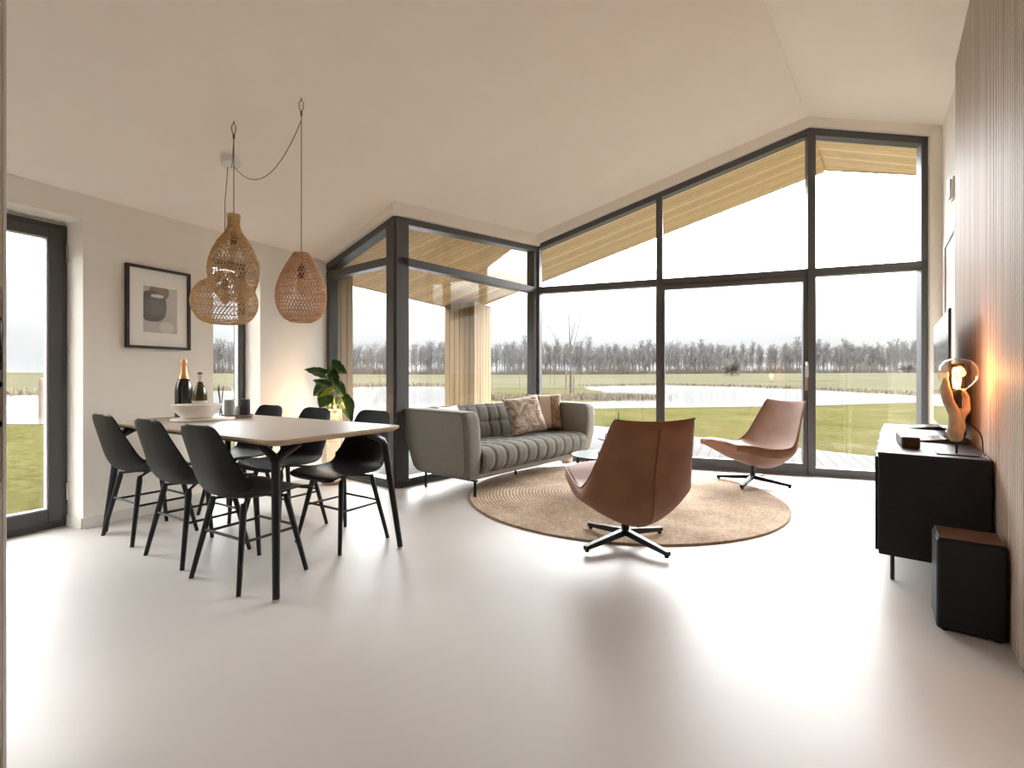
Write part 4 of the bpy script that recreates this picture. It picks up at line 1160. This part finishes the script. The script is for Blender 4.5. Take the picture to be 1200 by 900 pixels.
def leaf(tip_px, tip_py, base_px, base_py, wid, dY, name='leaf', m=M_leaf, face=0.0):
    Yb = PY+dY; A = at(base_px, base_py, PY+dY*.8)-Vector((PX, PY, .66)); T = at(tip_px, tip_py, Yb+dY*.2)-Vector((PX, PY, .66))
    ax = T-A; L_ = ax.length; ax.normalize(); side = ax.cross(Vector((0.15*face, 1, .35+face))).normalized(); nn = side.cross(ax).normalized()
    bm = BM()
    def f(u, v):
        a = 2*u-1
        w = wid/2*(math.sin(PI*min(1, (v*.93+.07))**.62))**.8*(1.0 if v < .97 else .4)
        droop = -.10*L_*v*v
        back = -.10*L_*abs(a)*(1-v)**3
        return A+ax*(L_*v+back)+side*(a*w)+nn*(.16*wid*abs(a)**1.3+.006*math.sin(v*22)*abs(a))+Vector((0, 0, droop))
    grid(bm, f, 10, 18)
    bmesh.ops.solidify(bm, geom=bm.faces[:], thickness=.0012)
    lf = obj(name, bm, m, plant, smooth=True)
    bm = BM(); root = Vector((random.uniform(-.03, .03), random.uniform(-.03, .03), .02)); mid = root.lerp(A, .6)+Vector((0, 0, .06))
    tube(bm, smoothcurve([root, mid, A, A+ax*L_*.5+Vector((0, 0, -.025*L_+.0))], 10), [.0045]*6+[.003]*3+[.0015]*2, 6)
    obj('stem', bm, M_stem, lf, smooth=True)
for a in ((355, 431, 380, 436, .13, -.05, 0), (389, 428, 405, 440, .0, 0, 0),):
    pass
LV = [((356, 431), (381, 439), .105, -.04, 0), ((406, 437), (388, 428), .15, .05, .2), ((390, 428), (389, 448), .13, .02, 0), ((366, 444), (386, 453), .10, -.08, 0),
      ((367, 463), (379, 453), .12, -.05, .1), ((404, 464), (394, 451), .13, -.02, .2), ((374, 476), (384, 462), .15, -.10, .1), ((411, 492), (400, 466), .17, .02, .3), ((384, 478), (388, 466), .12, .06, 0), ((415, 478), (404, 470), .13, .09, .1), ((396, 446), (391, 456), .09, .10, 0)]
for tip, base, w_, dY, fc_ in LV: leaf(*tip, *base, w_, dY, face=fc_)
leaf(373, 464, 390, 456, .055, -.11, m=M_leafy)
ld = bpy.data.lights.new('vase_light', 'POINT'); ld.energy = 7; ld.color = (1, .60, .30); ld.shadow_soft_size = .03
lo = bpy.data.objects.new('vase_light', ld); COL.objects.link(lo); lo.parent = vase; lo.location = (0, 0, .735)

# ------------------------------------------------------------------ sideboard and what stands on it
SBL = Vector((1.839, 2.42)); sd2 = rwd; sw = Vector((.784, -.621)).normalized()
M_sb = mat('black_stained_oak', (.010, .0098, .0115), .6, var=.25, scale=1.5, stretch=(3, 3, 30), spec=.3)
M_sbtop = mat('black_top', (.03, .03, .033), .5, var=.2, scale=2, stretch=(30, 3, 1), spec=.22)
# sideboard: local x along the wall (away), local y towards the room
sb = thing('sideboard', 'low black wooden sideboard on thin metal legs against the slatted wall', 'sideboard', (SBL.x+sw.x*.205, SBL.y+sw.y*.205), math.atan2(sd2.y, sd2.x))
LN = 1.84; WD = .41
bm = BM(); box(bm, (LN/2, 0, .41), (LN, WD, .50)); obj('body', bm, M_sb, sb, bevel=.004)
bm = BM(); box(bm, (LN/2, 0, .664), (LN+.004, WD+.004, .012)); obj('worktop', bm, M_sbtop, sb, bevel=.002)
nd = 3
for k in range(nd):
    w = (LN-.03)/nd; bm = BM(); box(bm, (.015+w*(k+.5), WD/2+.007, .41), (w-.006, .014, .47)); d_ = obj('door', bm, M_sb, sb, bevel=.002)
    bm = BM(); box(bm, (.015+w*(k+.85), WD/2+.02, .6), (.05, .012, .012)); obj('handle', bm, mat('pale_pull', (.7, .66, .55), .4), d_)
for lx in (.14, LN-.14):
    for ly in (-.15, .15):
        bm = BM(); tube(bm, [(lx, ly, 0), (lx, ly, .16)], .009, 10); obj('leg', bm, M_blackmetal, sb)
def sbp(x, y, z): return Matrix.Translation(Vector(sb.location)) @ Matrix.Rotation(sb.rotation_euler[2], 4, 'Z') @ Vector((x, y, z))
ST = .670
srz = sb.rotation_euler[2]
# television
t = thing('television', 'thin flat television on the sideboard, seen almost edge-on and mirroring the window', 'television', tuple(sbp(1.20, -.105, ST)), srz)
TW, TH = 1.26, .71
bm = BM(); box(bm, (0, .004, .05+TH/2), (TW, .010, TH)); obj('bezel', bm, M_blackmetal, t, bevel=.002, seg=1)
bm = BM(); box(bm, (0, .0105, .05+TH/2), (TW-.012, .003, TH-.012)); obj('screen', bm, mat('screen_glass', (.01, .01, .012), .03, spec=1.0, coat=1.0), t)
bm = BM(); box(bm, (0, -.032, .05+.20), (TW-.02, .062, .40)); obj('rear_housing', bm, mat('maroon_black_plastic', (.035, .016, .02), .5), t, bevel=.008, label='thick dark rear housing')
M_gloss = mat('gloss_black', (.02, .02, .022), .16, spec=.7)
for s in (-1, 1):
    bm = BM()
    prism(bm, [(s*.44-.13, -.075, 0), (s*.44-.13, .16, 0), (s*.44-.13, .16, .004), (s*.44-.13, .02, .022), (s*.44-.13, -.075, .030)], (.26, 0, 0))
    box(bm, (s*.44, -.03, .038), (.05, .03, .04))
    obj('stand_foot', bm, M_gloss, t)
# small speaker box
t = thing('media_box', 'small black oblong speaker lying lengthwise on the near end of the sideboard top', 'speaker', tuple(sbp(.42, .085, ST)), srz+math.radians(4))
bm = BM(); box(bm, (0, 0, .031), (.33, .078, .058)); obj('casing', bm, mat('graphite_plastic', (.035, .035, .038), .4), t, bevel=.008, seg=3)
bm = BM(); box(bm, (-.1655, 0, .031), (.003, .064, .046)); obj('grille', bm, mat('black_mesh', (.008, .008, .008), .8, bump=.5, bscale=400), t)
# lamp of driftwood
lp = sbp(.135, -.085, ST)
lp = Vector(((1121-600)/F*2.345, 2.345, ST))
lamp = thing('table_lamp', 'driftwood table lamp with a big round glowing bulb on the sideboard', 'lamp', tuple(lp), srz)
M_drift = mat('driftwood', (.58, .43, .28), .7, var=.3, scale=4, stretch=(4, 4, 1), bump=.4, bscale=12)
bm = BM(); box(bm, (0, 0, .003), (.12, .15, .006)); obj('base_plate', bm, M_blackmetal, lamp, bevel=.001, seg=1)
bm = BM(); tube(bm, [(0, 0, .006), (0, 0, .09)], .005, 10); obj('rod', bm, M_blackmetal, lamp)
rt = -srz
def wood(pts, rad, name='wood_stem'):
    bm = BM(); pts = smoothcurve(pts, 22)
    N = len(pts); rr = [lerp_tab(rad, i/(N-1)) for i in range(N)]
    tube(bm, pts, rr, 16)
    for v in bm.verts:
        nz = noise.noise(v.co*22); v.co += Vector((v.co.x, v.co.y, 0)).normalized()*nz*.012
    bmesh.ops.transform(bm, matrix=Matrix.Rotation(rt, 4, 'Z'), verts=bm.verts)
    return obj(name, bm, M_drift, lamp, smooth=True)
wood([(-.008, 0, .065), (-.008, 0, .12), (-.008, 0, .19), (-.034, 0, .25), (-.055, 0, .31), (-.058, 0, .375)], [(0, .018), (.1, .029), (.4, .026), (.6, .021), (.8, .019), (1, .010)])
wood([(.008, .005, .07), (.012, 0, .15), (.024, 0, .20), (.046, 0, .235), (.050, 0, .275), (.030, .0, .315)], [(0, .018), (.1, .023), (.5, .018), (.7, .015), (1, .009)], 'wood_branch')
bm = BM(); tube(bm, [(.002, 0, .225), (.004, 0, .315)], .018, 16); bmesh.ops.transform(bm, matrix=Matrix.Rotation(rt, 4, 'Z'), verts=bm.verts); obj('socket', bm, M_blackmetal, lamp, auto=40)
bz = .392
bm = BM(); lathe(bm, [(0, -.105), (.018, -.10), (.022, -.085), (.045, -.06), (.068, -.03), (.076, .0), (.070, .035), (.05, .062), (.02, .075), (0, .076)], 40, c=(.006, 0, bz)); bmesh.ops.transform(bm, matrix=Matrix.Rotation(rt, 4, 'Z'), verts=bm.verts)
bulb = obj('glass_bulb', bm, glass_mat('amber_bulb_glass', (1.0, .88, .74), 1.4), lamp, smooth=True)
bm = BM()
for k in range(7):
    a = 2*PI*k/7; pts = [(.010*math.cos(a), .010*math.sin(a), bz-.07), (.016*math.cos(a), .016*math.sin(a), bz-.03), (.010*math.cos(a+.5), .010*math.sin(a+.5), bz+.03)]
    tube(bm, pts, .0018, 5)
bmesh.ops.transform(bm, matrix=Matrix.Translation((0, 0, 0)) @ Matrix.Rotation(rt, 4, 'Z'), verts=bm.verts)
obj('filament', bm, mat('hot_filament', (1, .6, .2), .5, emit=(1, .50, .14), estr=14), bulb)
ld = bpy.data.lights.new('bulb_light', 'POINT'); ld.energy = 4; ld.color = (1, .36, .10); ld.shadow_soft_size = .03
lo = bpy.data.objects.new('bulb_light', ld); COL.objects.link(lo); lo.parent = lamp; lo.location = (0, 0, bz)
# cord of the lamp
bm = BM()
pts = [Vector(lp)+Vector((.02, .01, .235)), Vector(lp)+Vector((.055, .03, .18)), Vector(lp)+Vector((.09, .03, .08)), Vector(lp)+Vector((.12, .0, .02))]
pts = [Vector((q.x, q.y, q.z)) for q in pts]
e1 = sbp(.08, -.195, ST+.004); e2 = sbp(.02, -.198, ST+.004)
tube(bm, smoothcurve([pts[0], pts[1], sbp(.20, -.185, ST+.10), sbp(.16, -.19, ST+.006), e1, e2], 30), .003, 6)
lc = obj('power_cord', bm, M_blackmetal, smooth=True); tag(lc, 'black lamp cord trailing down to the sideboard beside the slats', 'cord')
# subwoofer
q0 = Vector((1.755, 1.997)); 
sub = thing('subwoofer', 'black cube-like subwoofer on the floor at the near end of the sideboard', 'speaker', (0, 0), 0)
wv = Vector((.80, -.60)).normalized(); lv = Vector((.60, .80)).normalized()
cen = q0+wv*.11+lv*.11
sub.location = (cen.x, cen.y, 0); sub.rotation_euler = (0, 0, math.atan2(wv.y, wv.x))
bm = BM(); box(bm, (0, 0, .193), (.215, .21, .374)); obj('cabinet', bm, mat('navy_black_lacquer', (.005, .006, .010), .55, spec=.3), sub, bevel=.014, seg=4)
bm = BM(); box(bm, (0, .0, .383), (.20, .195, .006)); obj('top_panel', bm, mat('brown_top_panel', (.045, .028, .024), .45), sub, bevel=.002, seg=1, label='dark brown top panel')
for sx in (-1, 1):
    for sy in (-1, 1):
        bm = BM(); tube(bm, [(sx*.08, sy*.08, 0), (sx*.08, sy*.08, .008)], .012, 10); obj('foot', bm, M_black, sub)

# ------------------------------------------------------------------ tall kitchen unit at the left border
cab = thing('tall_kitchen_unit', 'pale tall kitchen unit with a black oven handle at the left edge', 'kitchen unit', (0, 0))
C0 = Vector((-1.300, 1.24)); cd = Vector((-.66, -.75)).normalized(); cn = Vector((-.78, .62)).normalized()
def cbox(name, u0, u1, v0, v1, z0_, z1_, m, parent, bev=.003, **k):
    bm = BM(); P = [C0+cd*a+cn*b for a, b in ((u0, v0), (u1, v0), (u1, v1), (u0, v1))]
    prism(bm, [(p.x, p.y, z0_) for p in P], (0, 0, z1_-z0_)); return obj(name, bm, m, parent, bevel=bev, **k)
M_kit = mat('pale_lacquer', (.88, .85, .80), .6, spec=.2)
cbox('side_panel', 0, .0065, -.001, .55, 0, 2.40, mat('white_panel_edge', (.95, .93, .90), .6, spec=.2), cab, .0006)
cbox('carcass', .006, .62, .02, .55, 0, 2.40, M_kit, cab)
cbox('door', .007, .618, .0, .018, 0.1, .78, M_kit, cab, .0006)
cbox('door', .007, .618, .0, .018, 1.28, 2.38, M_kit, cab, .0006)
ov = cbox('oven', .007, .618, .004, .018, .79, 1.27, mat('oven_steel', (.62, .58, .54), .5), cab, .0006)
cbox('oven_window', .0085, .5, -.003, .004, 1.065, 1.20, mat('oven_black', (.008, .008, .01), .15), ov)
for zz in (1.03, .93):
    bm = BM(); c_ = C0+cd*.021; tube(bm, [(c_.x, c_.y, zz), (c_.x-cn.x*.022, c_.y-cn.y*.022, zz)], .012, 14); obj('knob', bm, M_black, ov)

# ------------------------------------------------------------------ world
SKY = [(0, .55), (.09, .60), (.14, 1.0), (.19, 5), (.25, 11), (.33, 15.5), (.45, 15.5), (1, 14)]
w = bpy.data.worlds.new('World'); sc.world = w; w.use_nodes = True; nt = w.node_tree; L = nt.links.new
bg = nt.nodes['Background']; tc = nt.nodes.new('ShaderNodeTexCoord')
sep = nt.nodes.new('ShaderNodeSeparateXYZ'); L(tc.outputs['Generated'], sep.inputs[0])
mp = nt.nodes.new('ShaderNodeMapping'); mp.inputs['Scale'].default_value = (2.2, 2.2, 7); L(tc.outputs['Generated'], mp.inputs['Vector'])
n = nt.nodes.new('ShaderNodeTexNoise'); n.inputs['Scale'].default_value = 1.6; n.inputs['Detail'].default_value = 6; n.inputs['Distortion'].default_value = .5; L(mp.outputs[0], n.inputs['Vector'])
r = nt.nodes.new('ShaderNodeValToRGB'); r.color_ramp.elements[0].position = .35; r.color_ramp.elements[1].position = .65
r.color_ramp.elements[0].color = (.90, .92, .955, 1); r.color_ramp.elements[1].color = (1, 1, 1, 1)
L(n.outputs[0], r.inputs[0])
mr = nt.nodes.new('ShaderNodeFloatCurve')      # thin veil of cloud: palest at the horizon, brighter higher up
cv = mr.mapping.curves[0]
for x_, y_ in SKY[1:-1]: cv.points.new(x_, y_/30)
cv.points[0].location = (0, SKY[0][1]/30); cv.points[-1].location = (1, SKY[-1][1]/30)
mr.mapping.update()
L(sep.outputs['Z'], mr.inputs['Value'])
vm = nt.nodes.new('ShaderNodeVectorMath'); vm.operation = 'SCALE'; L(r.outputs[0], vm.inputs[0]); m10 = nt.nodes.new('ShaderNodeMath'); m10.operation = 'MULTIPLY'; m10.inputs[1].default_value = 30; L(mr.outputs[0], m10.inputs[0]); L(m10.outputs[0], vm.inputs['Scale'])
# the cloud cover glows most ahead and to the right, least towards the left side of the house
dt = nt.nodes.new('ShaderNodeVectorMath'); dt.operation = 'DOT_PRODUCT'; L(tc.outputs['Generated'], dt.inputs[0]); dt.inputs[1].default_value = Vector((.62, .78, 0))
m2 = nt.nodes.new('ShaderNodeMapRange'); m2.inputs['From Min'].default_value = -.7; m2.inputs['From Max'].default_value = .9; m2.inputs['To Min'].default_value = .35; m2.inputs['To Max'].default_value = 1.15
L(dt.outputs['Value'], m2.inputs['Value'])
m3 = nt.nodes.new('ShaderNodeMapRange'); m3.inputs['From Min'].default_value = .08; m3.inputs['From Max'].default_value = .3; m3.inputs['To Min'].default_value = 1.0   # only above the pale horizon
L(sep.outputs['Z'], m3.inputs['Value']); L(m2.outputs[0], m3.inputs['To Max'])
vm2 = nt.nodes.new('ShaderNodeVectorMath'); vm2.operation = 'SCALE'; L(vm.outputs[0], vm2.inputs[0]); L(m3.outputs[0], vm2.inputs['Scale'])
L(vm2.outputs[0], bg.inputs['Color']); bg.inputs['Strength'].default_value = 1.0

# ------------------------------------------------------------------ camera
cd_ = bpy.data.cameras.new('Camera'); cam = bpy.data.objects.new('Camera', cd_); COL.objects.link(cam)
cam.location = (0, 0, H); cam.rotation_euler = (PI/2, 0, 0)
cd_.sensor_width = 36; cd_.lens = 36*F/1200; cd_.shift_y = -9/1200; cd_.clip_start = .05; cd_.clip_end = 3000
sc.camera = cam
sc.view_settings.view_transform = 'Standard'; sc.view_settings.look = 'None'; sc.view_settings.gamma = 1; sc.view_settings.use_curve_mapping = False
sc.view_settings.exposure = 1.06
sc.cycles.use_denoising = True
sc.cycles.max_bounces = 14; sc.cycles.diffuse_bounces = 7; sc.cycles.glossy_bounces = 5; sc.cycles.transparent_max_bounces = 16
sc.cycles.sample_clamp_indirect = 8
